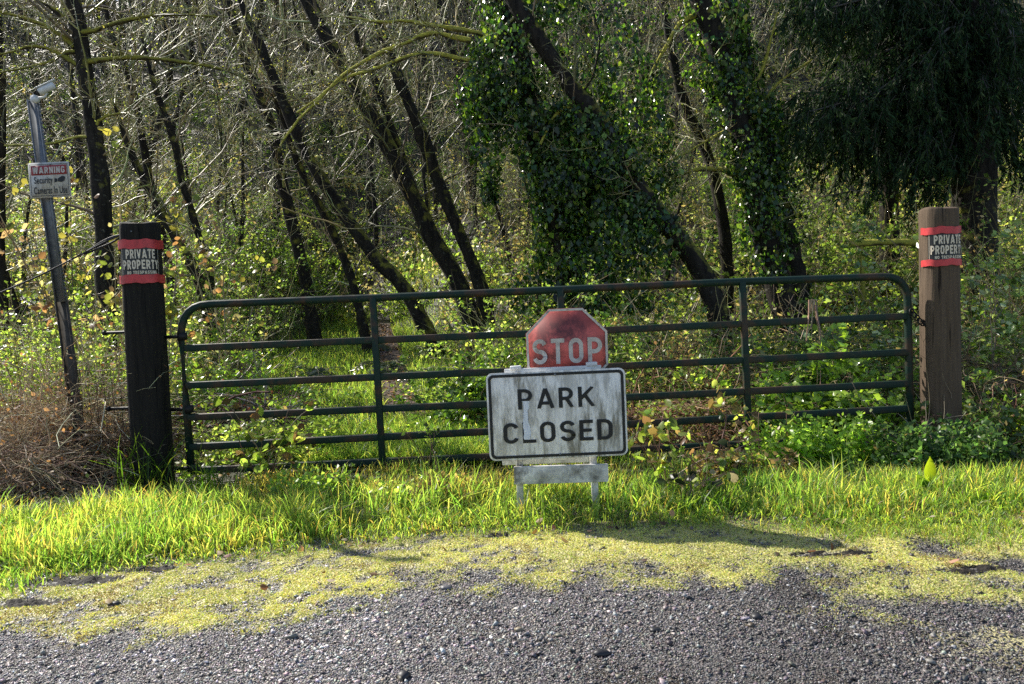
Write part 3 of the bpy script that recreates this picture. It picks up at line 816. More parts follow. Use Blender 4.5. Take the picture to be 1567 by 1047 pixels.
# ------------------------------------------------------------------ cable off the dark post
cb = MB()
cpt = [P(190, 358, 5.98), P(165, 368, 5.98), P(110, 397, 6.0), P(60, 422, 6.05), P(0, 448, 6.1), P(-120, 497, 6.2), P(-420, 640, 6.3)]
cps = smooth_path(cpt, .1)
cab = thing("steel_cable", "taut black cable running from the dark gate post down past the leaning pole", "cable", cpt[0])
tubes(cb, cps[None], .007, 8); cb.build("strand", M['cable'], cab, cpt[0], True)
cb = MB(); a_, b2 = P(188, 360, 5.98), P(128, 389, 6.0)
lp = np.array([a_, a_ * .8 + b2 * .2 + [0, 0, .022], a_ * .45 + b2 * .55 + [0, 0, .025], b2, a_ * .45 + b2 * .55 - [0, 0, .012], a_ * .8 + b2 * .2 - [0, 0, .014], a_])
tubes(cb, smooth_path(lp, .03)[None], .008, 8); cb.build("end_loop", M['cable'], cab, cpt[0], True)

# ------------------------------------------------------------------ leaning camera pole with warning sign
YP = 6.3
pole_b = P(133, 742, YP); pole_b[2] = H(pole_b[0], pole_b[1])
pole = thing("sign_pole", "leaning perforated steel pole bolted to a lower dark stake, carrying a camera", "pole", pole_b)
def channel(mb, a, b, wd, dp, teeth=True):
    ax = norm(b - a); sx = norm(np.cross(ax, np.array([0, 1.0, 0]))); sx = sx if sx[0] > 0 else -sx; sy = np.cross(sx, ax); sy = sy if sy[1] > 0 else -sy
    L = np.linalg.norm(b - a); c = (a + b) / 2
    box(mb, c + sy * dp * .4, sx * wd * .5, sy * .003, ax * L * .5)
    for s in (-1, 1):
        box(mb, c + sx * s * (wd * .5 + .003) , sx * .003, sy * dp * .5, ax * L * .5)
    if teeth:
        n = int(L / .03)
        for i in range(n):
            box(mb, a + ax * (i + .5) * L / n + sx * (wd * .5 + .0125), sx * .0055, sy * .004, ax * .006)
        box(mb, c + sx * (wd * .5 + .0065) - sy * .002, sx * .0006, sy * .004, ax * L * .5)
pt, pj, pj2 = P(50, 152, YP), P(93, 462, YP), P(91, 440, YP + .03)
mb = MB(); channel(mb, pj, pt, .072, .03); mb.build("channel", M['galv'], pole, pole_b)
mb = MB(); channel(mb, pole_b - np.array([0, 0, .3]) + np.array([.01, 0, 0]), pj2, .082, .035, False); mb.build("lower_stake", M['rust_post'], pole, pole_b)

cc_ = P(58, 149, YP - .03)
camo = thing("security_camera", "white bullet security camera on top of the leaning pole", "camera", cc_)
mb = MB(); a, b = P(59, 141, YP - .06), P(83, 130, YP - .02)
tubes(mb, np.stack([a, a * .9 + b * .1, a * .1 + b * .9, b])[None], np.array([[.026, .030, .030, .024]]), 16, cap=True); mb.build("body", M['white_plastic'], camo, cc_, True)
ax = norm(b - a)
mb = MB(); up_ = np.array([0, 0, 1.0]); sx = norm(np.cross(ax, up_))
box(mb, (a + b) / 2 + np.array([-.008, 0, .031]), ax * .085, sx * .033, np.cross(sx, ax) * .004); bevel(mb.build("sunshield", M['white_plastic'], camo, cc_), .003)
mb = MB(); tubes(mb, np.stack([a - ax * .012, a + ax * .01])[None], .024, 14, cap=True); mb.build("lens", M['black_plastic'], camo, cc_, True)
mb = MB(); tubes(mb, smooth_path([P(54, 152, YP - .02), P(60, 150, YP - .03), P(69, 148, YP - .03), P(71, 140, YP - .03)], .02)[None], .010, 8, cap=True)
mb.build("bracket", M['white_plastic'], camo, cc_, True)
mb = MB(); c = P(54, 152, YP - .03); tubes(mb, np.stack([c + [0, -.02, 0], c + [0, .015, 0]])[None], .032, 16, cap=True); mb.build("mount", M['white_plastic'], camo, cc_, True)

def plane_map(tl, tr, bl):
    """flat panel map: (u right, v up) in metres from its bottom left corner"""
    ex, ey = tr - tl, tl - bl
    wd_, ht_ = np.linalg.norm(ex), np.linalg.norm(ey)
    ex = ex / wd_; ey = norm(ey - ex * (ey @ ex)); nn = np.cross(ex, ey)
    return bl, ex, ey, nn, wd_, ht_
def rrect(w0, h0, x0, y0, r, n=6):
    pts = []
    for cx_, cy_, a0 in ((x0 + w0 - r, y0 + r, -90), (x0 + w0 - r, y0 + h0 - r, 0), (x0 + r, y0 + h0 - r, 90), (x0 + r, y0 + r, 180)):
        for q in range(n + 1):
            a = math.radians(a0 + 90 * q / n); pts.append((cx_ + r * math.cos(a), cy_ + r * math.sin(a)))
    return np.array(pts)
def panel(pm_, poly, z0, z1):
    bl, ex, ey, nn = pm_[:4]; n = len(poly); mb = MB()
    a = bl + poly[:, :1] * ex + poly[:, 1:] * ey
    v = np.concatenate([a + nn * z0, a + nn * z1])
    i = np.arange(n); j = (i + 1) % n
    mb.add(v, [np.stack([i, j, j + n, i + n], -1), (i[::-1])[None], (i + n)[None]])
    return mb
def ring(pm_, outer, inner, z):
    bl, ex, ey, nn = pm_[:4]; n = len(outer); mb = MB()
    v = np.concatenate([bl + outer[:, :1] * ex + outer[:, 1:] * ey, bl + inner[:, :1] * ex + inner[:, 1:] * ey]) + nn * z
    i = np.arange(n); j = (i + 1) % n
    mb.add(v, np.stack([i, j, j + n, i + n], -1)); return mb
def letters(pm_, txt, x0, x1, y0, y1, z, off, spacing=1.0):
    bl, ex, ey, nn = pm_[:4]
    if txt.isupper():
        uv, fs, lz = pen_text(txt, x0, x1, y0, y1, off, spacing)
        return MB().add(bl + uv[:, :1] * ex + uv[:, 1:] * ey + nn * (z + lz[:, None]), fs)
    uv, fs = fit_text(txt, x0, x1, y0, y1, off, spacing)
    return MB().add(bl + uv[:, :1] * ex + uv[:, 1:] * ey + nn * z, fs)

YW = YP - .05
pw = plane_map(P(41, 250, YW), P(104, 247, YW), P(46.5, 304, YW))
W_, H_ = pw[4], pw[5]
ws = thing("warning_sign", "small white and red security warning sign fixed to the leaning pole", "sign", (pw[0]))
panel(pw, rrect(W_, H_, 0, 0, .012), -.003, 0).build("panel", M['warn_white'], ws, pw[0])
ring(pw, rrect(W_ * .92, H_ * .90, W_ * .04, H_ * .05, .006), rrect(W_ * .90, H_ * .875, W_ * .05, H_ * .0625, .004), .003).build("border", M['black_paint'], ws, pw[0])
panel(pw, rrect(W_ * .87, H_ * .27, W_ * .065, H_ * .645, .003), .0005, .002).build("header", M['warn_red'], ws, pw[0])
letters(pw, "WARNING", W_ * .11, W_ * .89, H_ * .685, H_ * .87, .004, .21, .14).build("lettering", M['pale_paint'], ws, pw[0])
letters(pw, "Security", W_ * .13, W_ * .58, H_ * .345, H_ * .60, .004, .018, 1.08).build("lettering", M['black_paint'], ws, pw[0])
letters(pw, "Cameras In Use", W_ * .11, W_ * .92, H_ * .105, H_ * .315, .004, .016, 1.08).build("lettering", M['black_paint'], ws, pw[0])
im = MB(); bl, ex, ey, nn = pw[:4]
def px2(u, v): return bl + ex * W_ * u + ey * H_ * v + nn * .004
im.add([px2(.70, .45), px2(.80, .42), px2(.88, .47), px2(.89, .57), px2(.82, .60), px2(.72, .54)], np.array([[0, 1, 2, 3, 4, 5]]))
im.add([px2(.62, .42), px2(.685, .44), px2(.70, .52), px2(.63, .55)], np.array([[0, 1, 2, 3]]))
im.build("camera_symbol", M['black_paint'], ws, pw[0])
for v_ in (.94, .03):
    mb = MB(); c = px2(.55, v_); tubes(mb, np.stack([c - nn * .004, c + nn * .004])[None], .006, 8, cap=True); mb.build("bolt", M['galv'], ws, pw[0])

# ------------------------------------------------------------------ barricade with the two signs
YB = 4.66
bar_b = P(853, 800, YB); bar_b[2] = 0
bar = thing("barricade", "low white A frame barricade with a mouldy lower board, standing in the grass", "barricade", bar_b)
def stick(mb, a, b, wx, wy):
    ax = norm(b - a); sx = norm(np.cross(ax, np.array([0, 1.0, 0]))); sy = np.cross(sx, ax); L = np.linalg.norm(b - a)
    box(mb, (a + b) / 2, sx * wx / 2, sy * wy / 2, ax * L / 2)
for (a, b) in [((793, 568), (798, 830)), ((900, 562), (914, 826))]:
    pa, pb = P(*a, YB), P(*b, YB - .0); pb[2] = -.05
    mb = MB(); stick(mb, pb, pa, .042, .032); bevel(mb.build("leg", M['board_white'], bar, bar_b), .006)
    mb = MB(); pc = pb + np.array([0, .62, 0]); stick(mb, pc, pa + np.array([0, .04, -.01]), .042, .03); bevel(mb.build("leg", M['board_white'], bar, bar_b), .006)
pq = plane_map(P(785, 714, YB - .024), P(929, 709.5, YB - .024), P(787, 741, YB - .024))
bevel(panel(pq, rrect(pq[4], pq[5], 0, 0, .006), -.008, .016).build("lower_board", M['board_white'], bar, bar_b), .003)
pt_ = plane_map(P(774, 565, YB + .01), P(922, 558.5, YB + .01), P(775, 640, YB + .01))
bevel(panel(pt_, rrect(pt_[4], pt_[5], 0, 0, .006), -.012, .012).build("top_board", M['white_plastic'], bar, bar_b), .003)
for (px, py) in [(789, 564), (905, 558)]:
    mb = MB(); c = P(px, py - 1, YB + .01); box(mb, c, (.034, 0, .001), (0, .022, 0), (0, 0, .012)); bevel(mb.build("clamp", M['white_plastic'], bar, bar_b), .005)
pr = plane_map(P(768, 699, YB + .2), P(900, 694, YB + .2), P(769, 712, YB + .2))
bevel(panel(pr, rrect(pr[4], pr[5], 0, 0, .004), -.01, .01).build("rear_brace", M['board_white'], bar, bar_b), .003)

YS = YB - .045
ps = plane_map(P(742.5, 572, YS), P(955.5, 562.5, YS), P(749.5, 706, YS))
W_, H_ = ps[4], ps[5]
pk = thing("park_closed_sign", "stained white rectangular sign with black border reading PARK CLOSED on the barricade", "sign", ps[0])
bevel(panel(ps, rrect(W_, H_, 0, 0, .040, 8), -.003, 0).build("panel", M['park_white'], pk, ps[0]), .001)
i0 = .011; i1 = .028
ring(ps, rrect(W_ - 2 * i0, H_ - 2 * i0, i0, i0, .031, 8), rrect(W_ - 2 * i1, H_ - 2 * i1, i1, i1, .018, 8), .0025).build("border", M['black_paint'], pk, ps[0])
letters(ps, "PARK", W_ * .222, W_ * .770, H_ * .575, H_ * .805, .003, .16, .19).build("lettering", M['black_paint'], pk, ps[0])
letters(ps, "CLOSED", W_ * .107, W_ * .895, H_ * .190, H_ * .425, .003, .16, .16).build("lettering", M['black_paint'], pk, ps[0])
bl, ex, ey, nn = ps[:4]
pp = np.array([(.245, .66), (.25, .52), (.243, .40), (.26, .33), (.27, .24), (.262, .205), (.30, .20), (.296, .30), (.312, .40), (.308, .52), (.30, .64), (.285, .685), (.26, .69)])
pp = np.array([(.275 + (.017 + .006 * math.sin(q * 7) + rng.uniform(0, .007)) * s_q + .004 * math.sin(q * 9), .23 + .44 * q) for s_q, qs in ((1, np.linspace(0, 1, 26)), (-1, np.linspace(1, 0, 26))) for q in qs])
pmx = MB(); a = bl + ex * (pp[:, :1] * W_) + ey * (pp[:, 1:] * H_) + nn * .0042
pmx.add(a, (np.arange(len(a)))[None]); pmx.build("peeled_patch", M['clean_patch'], pk, ps[0])
for u, v_ in ((.495, .955), (.51, .045)):
    mb = MB(); c = bl + ex * W_ * u + ey * H_ * v_; tubes(mb, np.stack([c, c + nn * .006])[None], .007, 8, cap=True); mb.build("bolt", M['galv'], pk, ps[0])

YT = YB + .055
pst = plane_map(P(803, 474.5, YT), P(928, 469.5, YT), P(808, 599, YT))
W_ = pst[4]; st = thing("stop_sign", "weathered red octagonal STOP sign with dark stains standing behind the white sign", "sign", pst[0])
def octo(s):
    r = W_ / 2 * s / math.cos(math.pi / 8); return np.array([(W_ / 2 + r * math.cos(math.pi / 8 + k * math.pi / 4), W_ / 2 + r * math.sin(math.pi / 8 + k * math.pi / 4)) for k in range(8)])
panel(pst, octo(1), -.003, 0).build("panel", M['stop_red'], st, pst[0])
ring(pst, octo(.995), octo(.940), .0025).build("border", M['stop_border'], st, pst[0])
letters(pst, "STOP", W_ * .075, W_ * .93, W_ * .325, W_ * .635, .003, .17, .17).build("lettering", M['stop_border'], st, pst[0])
mb = MB(); bl, ex, ey, nn = pst[:4]
a = bl + ex * W_ * .5 - nn * .02; stick(mb, a + ey * (-.05), a + ey * W_ * .9, .03, .03); mb.build("stake", M['back_metal'], st, pst[0])

# ================================================================== vegetation
def pull(v, o): return v - o
BARKC = [(.9, .9, .9), (1.1, 1.0, .9), (.8, .85, .8)]
TWG = [(.36, .30, .17), (.27, .22, .12), (.46, .40, .23), (.20, .16, .10), (.36, .33, .13)]
TWY = [(.42, .41, .14), (.36, .33, .15), (.48, .44, .21), (.28, .25, .13)]
BUD = [(.22, .26, .05), (.27, .28, .07), (.17, .21, .04), (.30, .29, .09)]

def twigs_from(mb, lm, par, n1, n2, n3, L1, r1, t0=.2, pal=TWG, lift=.03, buds=.7, bud_pal=BUD, bud=(.012, .032), ang=1.0, thick=1.0, n4=0):
    """side branches, twigs and buds grown from parent polylines par (T,n,3)"""
    p, d, _ = spawn(par, n1, t0, 1.0, ang, .3)
    d[:, 2] += .15; N = len(p)
    a1, ra1 = grow(p, d, L1 * rng.uniform(.5, 1.3, N), r1 * thick * rng.uniform(.6, 1.3, N), 7, .17, lift)
    tubes(mb, a1, ra1, 4, pick(pal, N, .25) * .75)
    p, d, _ = spawn(a1, n2, .15, 1.0, .85, .35); N = len(p)
    a2, ra2 = grow(p, d, L1 * .48 * rng.uniform(.4, 1.3, N), r1 * .46 * thick * rng.uniform(.6, 1.2, N), 5, .2, lift)
    tubes(mb, a2, ra2, 3, pick(pal, N, .25))
    last = a2
    if n3:
        p, d, _ = spawn(a2, n3, .15, 1.0, .8, .35); N = len(p)
        a3, ra3 = grow(p, d, L1 * .22 * rng.uniform(.4, 1.4, N), r1 * .24 * thick * rng.uniform(.7, 1.2, N), 3, .25, lift)
        tubes(mb, a3, ra3, 3, pick(pal, N, .3) * 1.1)
        last = a3
    if buds and lm is not None:
        k = rng.integers(1, last.shape[1], int(len(last) * buds)); i = rng.integers(0, len(last), len(k))
        c = last[i, k] + rng.normal(0, .015, (len(k), 3))
        leaves(lm, c, rng.normal(0, 1, (len(k), 3)) + [0, 0, .4], rng.uniform(*bud, len(k)), pick(bud_pal, len(k), .25), .6)
    return a1

def px_path(path, Yd, step=.22):
    pts = [P(q[0], q[1], (Yd if len(q) < 3 else q[2])) for q in path]
    return pts

def ivy_cover(mb, path, rad, n, size=(.035, .07), pal=None, out=.6, clump=2.0, rfun=None):
    """ivy leaves in a ragged sleeve around a path"""
    pal = pal or [(.035, .08, .02), (.06, .12, .028), (.11, .19, .04), (.02, .05, .014), (.03, .055, .016), (.02, .045, .014), (.22, .29, .06)]
    path = np.asarray(path); nseg = len(path)
    t = rng.random(n) * (nseg - 1); i = np.minimum(t.astype(int), nseg - 2); f = (t - i)[:, None]
    c = path[i] * (1 - f) + path[i + 1] * f
    a = rng.uniform(0, 2 * np.pi, n)
    lump = .25 + 1.45 * fb(a * 1.1 + 5, c[:, 2] * clump, 1.0, int(abs(path[0, 0]) * 100) % 50)
    rr = np.interp(t / (nseg - 1), np.linspace(0, 1, len(rad)), rad) if np.ndim(rad) else rad
    r = rr * lump * (1 - .55 * rng.random(n) ** 2.2)
    o_ = np.stack([np.cos(a), np.sin(a), np.zeros(n)], -1)
    pos = c + o_ * r[:, None] + rng.normal(0, .03, (n, 3))
    nr = o_ * out + rng.normal(0, .45, (n, 3)) + [0, 0, .35]
    td = rng.normal(0, .5, (n, 3)) + [0, 0, -1.0]
    kp = fb(pos[:, 0] * 1.0 + pos[:, 1], pos[:, 2], 2.0, 91) + .09 * rng.normal(size=n) > .405
    pos, nr, td = pos[kp], nr[kp], td[kp]; n = len(pos)
    leaves(mb, pos, nr, rng.uniform(size[0], size[1], n) * rng.choice([.7, 1.0, 1.5], n, p=[.3, .45, .25]), pick(pal, n, .4), .8, .3, tdir=td)

ALLT = []
def make_tree(name, label, path, Yd, wtop, wbot, n=(22, 5, 4), L1=1.5, r1=.02, t0=.25, limbs=(), ivy=None, pal=TWG + TWY, bark='bark', buds=.7, ext=1.0, cat="tree", thick=1.0, group=None, bud_pal=BUD, bud=(.015, .04), ang=1.0):
    pts = px_path(path, Yd)              # given from the top of the picture down to the foot
    top, foot = pts[0], pts[-1]
    zg = float(H(foot[0], foot[1]))
    dn = pts[-1] - pts[-2]; dn = dn / max(np.linalg.norm(dn), 1e-6)
    if foot[2] > zg + .05:
        k_ = (foot[2] - zg) ; nf = foot + np.array([dn[0] / max(-dn[2], .5) * k_ * .6, 0, -k_])
        nf[2] = float(H(nf[0], nf[1])); pts.append(nf)
    pts[-1] = pts[-1] - np.array([0, 0, .25])
    upd = norm(pts[0] - pts[1]); exts = []
    q = pts[0].copy(); d = upd.copy()
    for _ in range(3):
        d = norm(d + [0, 0, .25]); q = q + d * ext / 3; exts.insert(0, q.copy())
    full = smooth_path(exts + pts, .22)[::-1]          # foot to tip
    full = full + np.cumsum(rng.normal(0, .006, full.shape), 0) * np.array([1, 1, .2])
    base = np.array([full[0, 0], full[0, 1], full[0, 2] + .25])
    rt = wtop / 2 / F * Yd; rb = wbot / 2 / F * Yd
    s = np.linspace(0, 1, len(full)); rad = rb * (1 - s) + rt * s; rad = np.where(s > .75, rad * (1 - (s - .75) * 2.6), rad) * (1 + .06 * np.sin(s * 40 + path[0][0]))
    rad = rad * (1 + .07 * rng.normal(size=len(rad))); rad = rad * (1 + .5 * np.exp(-s * len(full) * .22 / .35))
    t = thing(name, label, cat, base, group)
    mb = MB(); tubes(mb, full[None], rad[None], 10, (1, 1, 1)); mb.build("trunk", M[bark], t, base, True)
    cm, lm = MB(), MB()
    if n[0]:
        twigs_from(cm, lm, full[None], *n, L1, r1, t0, pal, buds=buds, thick=thick, bud_pal=bud_pal, bud=bud, ang=ang)
    for lb in limbs:
        lp = [P(a_[0], a_[1], Yd + (a_[2] if len(a_) > 2 else 0)) for a_ in lb['p']]
        lps = smooth_path(lp, .12); lps = lps + np.cumsum(rng.normal(0, .006, lps.shape), 0)
        lr = lb['w'] / 2 / F * Yd * np.linspace(1, .4, len(lps))
        lmb = MB(); tubes(lmb, lps[None], lr[None] * (1 + .2 * np.sin(np.arange(len(lps)) * 1.7))[None], 7, (lb.get('c', 1.0),) * 3)
        o = lmb.build("limb", M['bark_moss'] if lb.get('moss', 1) else M[bark], t, base, True)
        if lb.get('moss', 1): tag(o, "limb furred with yellow moss")
        twigs_from(cm, lm, lps[None], lb.get('n', 10), 4, 3, lb.get('L', .7), .009, .1, TWY if lb.get('moss', 1) else pal, buds=buds)
    if cm.n: cm.build("crown", M['twig'], t, base)
    if lm.n: tag(lm.build("foliage", M['leaf'], t, base), None)
    if ivy:
        im = MB()
        for iv in ivy: 
            seg = full if 'p' not in iv else smooth_path([P(a_[0], a_[1], Yd + (a_[2] if len(a_) > 2 else 0)) for a_ in iv['p']], .25)
            ivy_cover(im, seg, iv['r'], iv['n'], iv.get('s', (.035, .075)), iv.get('pal'))
        im.build("ivy", M['gloss_leaf'], t, base)
    ALLT.append(t); return t

# --- left wood
make_tree("alder_tree", "dark tree behind the leaning camera pole with long bare mossy limbs", [(105, -30), (114, 10), (122, 60), (128, 110), (136, 160), (144, 220), (153, 300), (160, 400), (163, 500)], 10.0, 20, 30, (22, 5, 3), 1.4, .02,
    limbs=[dict(p=[(114, 72), (95, 55), (70, 40), (35, 26), (0, 18), (-40, 10)], w=8), dict(p=[(100, 30), (75, 12), (45, -5)], w=8, moss=0),
           dict(p=[(117, 78), (95, 80), (75, 93), (40, 103), (0, 110)], w=7), dict(p=[(120, 100), (85, 80), (55, 70), (20, 78), (-20, 86)], w=7),
           dict(p=[(130, 95), (165, 92), (210, 90), (260, 95), (320, 105), (380, 125)], w=8, L=.9, n=16), dict(p=[(118, 52), (145, 48), (185, 34), (250, 25), (330, 28)], w=8, L=.8, n=14),
           dict(p=[(145, 212), (120, 212), (100, 220), (60, 226), (10, 228)], w=6, c=1.3), dict(p=[(143, 200), (150, 185), (162, 178), (190, 172)], w=7, c=1.5, n=6)])
make_tree("alder_tree", "thin dark trunk standing at the very edge left of the warning sign", [(-2, 60), (2, 150), (3, 260), (2, 360), (4, 430)], 11, 12, 16, (11, 5, 3), 1.2, .016)
make_tree("alder_tree", "slim dark tree with a kinked stem above the dark gate post", [(180, 60), (205, 125), (218, 185), (231, 250), (247, 330), (262, 420)], 12, 9, 14, (22, 5, 3), 1.2, .016)
make_tree("alder_tree", "thin straight dark trunk above the left end of the gate, first of the forked group", [(240, 150), (268, 223), (278, 278), (298, 338), (318, 400), (322, 430)], 11.5, 8, 15, (20, 5, 3), 1.2, .016)
make_tree("alder_tree", "dark crooked trunk leaning into the forked group above the left end of the gate", [(215, 260), (253, 333), (278, 377), (300, 415), (312, 450)], 11.2, 10, 20, (17, 5, 3), 1.2, .018)
make_tree("alder_tree", "middle dark trunk of the left wood, thick and leaning, high in the frame", [(340, -30), (358, 25), (377, 94), (397, 144), (416, 200), (428, 268), (444, 330), (462, 400), (470, 440)], 14, 14, 20, (25, 5, 3), 1.7, .02)
make_tree("alder_tree", "thick trunk leaning left whose foot meets the gate rail left of the three close trunks", [(380, 30), (420, 120), (457, 208), (477, 248), (505, 295), (540, 345), (580, 400), (624, 447)], 12.5, 12, 24, (22, 5, 3), 1.6, .02)
make_tree("alder_tree", "short dark trunk just left of the thick leaning trunk above the gate rail", [(430, 180), (455, 250), (490, 320), (520, 382), (542, 440)], 13, 7, 16, (18, 5, 3), 1.3, .016)
make_tree("maple_tree", "heaviest of the three close trunks leaning left above the gate", [(455, -40), (495, 40), (540, 124), (585, 199), (622, 273), (661, 358), (706, 440)], 12.2, 20, 30, (22, 5, 3), 1.7, .022)
make_tree("maple_tree", "thin trunk that rises from the heaviest of the three close trunks", [(540, 20), (567, 90), (592, 160), (619, 238), (649, 318), (674, 372), (700, 430)], 12.4, 10, 16, (18, 5, 3), 1.4, .018)
make_tree("maple_tree", "right hand slender trunk of the three close trunks leaning left", [(560, -20), (590, 60), (614, 129), (644, 199), (666, 263), (692, 328), (736, 440)], 12.0, 13, 22, (20, 5, 3), 1.5, .02)
make_tree("alder_tree", "pale straight trunk high on the hillside beyond the mossy limbs", [(655, -30), (669, 10), (685, 60), (698, 105), (708, 160), (715, 215)], 19, 14, 16, (18, 5, 3), 1.6, .02)
make_tree("alder_tree", "thin pale trunk on the hillside beside the pale straight one", [(625, -30), (640, 20), (650, 80), (660, 150), (664, 210)], 20, 9, 12, (17, 5, 3), 1.6, .02)

# --- ivy trees
MOSSL = [dict(p=[(770, 50), (735, 52), (690, 46), (645, 40), (610, 35), (575, 37), (530, 28)], w=9, c=1.5, n=18, L=.9),
         dict(p=[(720, 62), (659, 50), (622, 62), (585, 75), (550, 94), (520, 114), (488, 145), (455, 180), (425, 220)], w=8, c=1.7, n=24, L=.8),
         dict(p=[(745, 98), (724, 94), (689, 87), (655, 82), (619, 89), (570, 107), (522, 124), (480, 155), (450, 175)], w=8, c=1.7, n=22, L=.8)]
IV_OLD = [(.018, .055, .012), (.028, .075, .016), (.04, .10, .02), (.014, .04, .012), (.06, .13, .03)]
make_tree("ivy_tree", "tree buried in ivy at the middle with long yellow mossy limbs reaching left", [(755, -60), (775, 20), (800, 110), (825, 210), (850, 310), (872, 400), (884, 480)], 10.4, 26, 44, (8, 5, 3), 1.5, .02, .5, limbs=MOSSL,
    ivy=[dict(p=[(800, -40), (790, 60), (775, 150), (760, 190)], r=[.55, .75, .55, .2], n=9000), dict(p=[(842, 230, -.2), (850, 300, -.2), (856, 380, -.2), (865, 480, -.2)], r=[.2, .42, .48, .62], n=9500),
         dict(p=[(900, -40, .2), (900, 60, .2), (880, 170, .2), (865, 260, .2)], r=[.7, .6, .4, .3], n=6500), dict(p=[(748, 60), (738, 160), (744, 230), (752, 310)], r=[.25, .36, .22, .06], n=3000)])
make_tree("ivy_tree", "thick dark trunk leaning left through the ivy, its foot right of the red sign", [(760, -50), (788, 10), (828, 70), (868, 129), (917, 189), (957, 258), (997, 318), (1040, 368), (1080, 430), (1105, 500)], 9.8, 22, 32, (11, 5, 3), 1.3, .018, .3,
    limbs=[dict(p=[(893, 180), (872, 166), (855, 172), (843, 189), (828, 222)], w=9, c=1.4), dict(p=[(905, 185), (925, 200), (940, 225), (945, 250)], w=7), dict(p=[(880, 150), (905, 120), (915, 60), (900, 0)], w=4, moss=0)],
    ivy=[dict(p=[(905, 175, .25), (914, 260, .25), (926, 350, .25), (935, 480, .25)], r=[.42, .55, .58, .52], n=15500), dict(p=[(975, 300, -.1), (1005, 360, -.1), (1030, 420, -.1)], r=[.2, .3, .2], n=1500), dict(p=[(930, 0, .5), (945, 80, .5), (950, 180, .5), (990, 300, .5)], r=[.6, .6, .5, .45], n=9000), dict(p=[(830, 170, .3), (850, 230, .3), (862, 300, .3)], r=[.5, .5, .4], n=6000)])
make_tree("ivy_tree", "leaning dark tree with ivy and a thick foot just past the second gate upright", [(1050, -60), (1070, 0), (1095, 60), (1115, 139), (1136, 219), (1156, 318), (1182, 400), (1200, 480)], 10.3, 26, 42, (13, 5, 3), 1.2, .018, .3,
    limbs=[dict(p=[(1130, 268), (1108, 262), (1085, 260), (1060, 264), (1035, 275), (1015, 292)], w=10, c=1.5, n=18), dict(p=[(1075, 20), (1040, 40), (1018, 78), (1000, 110)], w=9, c=1.6), dict(p=[(1110, 200), (1085, 215), (1050, 235), (1000, 262)], w=5, c=1.5, n=16),
           dict(p=[(1140, 150), (1165, 110), (1180, 60), (1190, 20)], w=7, c=1.5), dict(p=[(1150, 190), (1190, 130), (1240, 95)], w=6, c=1.3)],
    ivy=[dict(p=[(1075, -30), (1095, 60), (1120, 150)], r=[.5, .42, .3], n=4500), dict(p=[(1160, 150, .2), (1175, 260, .2), (1195, 380, .2)], r=[.32, .36, .3], n=4500), dict(p=[(1125, 150, -.1), (1140, 230, -.1), (1160, 320, -.1), (1190, 430, -.1)], r=[.34, .30, .27, .25], n=3600)])
make_tree("ivy_tree", "second dark stem rising close against the leaning ivy tree on its right", [(1100, -60), (1124, 0), (1139, 99), (1164, 199), (1189, 298), (1212, 397), (1222, 480)], 10.6, 24, 40, (8, 5, 3), 1.2, .016, .3, ivy=[dict(r=.22, n=2500)])
make_tree("maple_tree", "yellow mossy branching tree between the two ivy trees", [(1010, -40), (1020, 60), (1040, 150), (1075, 230), (1100, 330), (1110, 430)], 11.5, 10, 22, (18, 5, 3), 1.2, .016, .2, pal=TWY, buds=1.6)

# --- cedar: drooping dark boughs
def make_cedar(label, path, Yd, wtop, wbot, boughs, seed_h):
    pts = px_path(path, Yd); foot = pts[-1].copy(); foot[2] = float(H(foot[0], foot[1])); pts.append(foot - [0, 0, .25])
    full = smooth_path([pts[0] + [-.1, 0, 2.5]] + pts, .25)[::-1]; base = np.array(foot)
    t = thing("cedar_tree", label, "tree", base)
    r = np.linspace(wbot, wtop, len(full)) / 2 / F * Yd
    mb = MB(); tubes(mb, full[None], r[None], 12); mb.build("trunk", M['bark'], t, base, True)
    bm_, fm = MB(), MB()
    for (a, b, dz) in boughs:
        p0 = P(*a, Yd); p1 = P(*b, Yd + dz); mid = (p0 + p1) / 2 + [0, 0, .25]
        bp = smooth_path([p0, mid, p1], .15); tubes(bm_, bp[None], np.linspace(.03, .008, len(bp))[None], 5, (.09, .075, .06))
        # hanging branchlets along the bough
        nb = int(len(bp) * 7.5); i = rng.integers(1, len(bp), nb)
        c = bp[i] + rng.normal(0, .12, (nb, 3)); dl = rng.normal(0, .6, (nb, 3)) + norm(p1 - p0) * .8 + [0, 0, -.75]
        br, rr = grow(c, dl, rng.uniform(.25, .75, nb), .005, 6, .12, -.20)
        tubes(bm_, br, rr, 3, pick([(.07, .06, .045)], nb, .2))
        # flat sprays of scale leaves
        k_ = 36; p_, d_, idx_ = spawn(br, k_, .08, 1.0, .7, .3); d_[:, 2] -= .45; d_ = norm(d_)
        L = rng.uniform(.05, .13, len(p_))
        leaves(fm, p_ + d_ * L[:, None] * .5, rng.normal(0, 1, (len(p_), 3)) + [0, -.5, .2], L, pick([(.022, .046, .018), (.030, .058, .022), (.013, .030, .013), (.050, .080, .026)], len(p_), .3), .22, .1, tdir=d_)
    bm_.build("bough", M['twig'], t, base); fm.build("crown", M['needle'], t, base)
bo = []
for k_ in range(26):
    ty = rng.uniform(-60, 215); x0 = 1485 + rng.uniform(-12, 12)
    if rng.random() < .74: x1 = rng.uniform(1215, 1440)
    else: x1 = rng.uniform(1510, 1610)
    y1 = ty + rng.uniform(0, 50) - (60 if x1 < 1280 else 0)
    bo.append(((x0, ty - 20), (x1, min(y1, 205)), rng.uniform(-1.2, 1.2)))
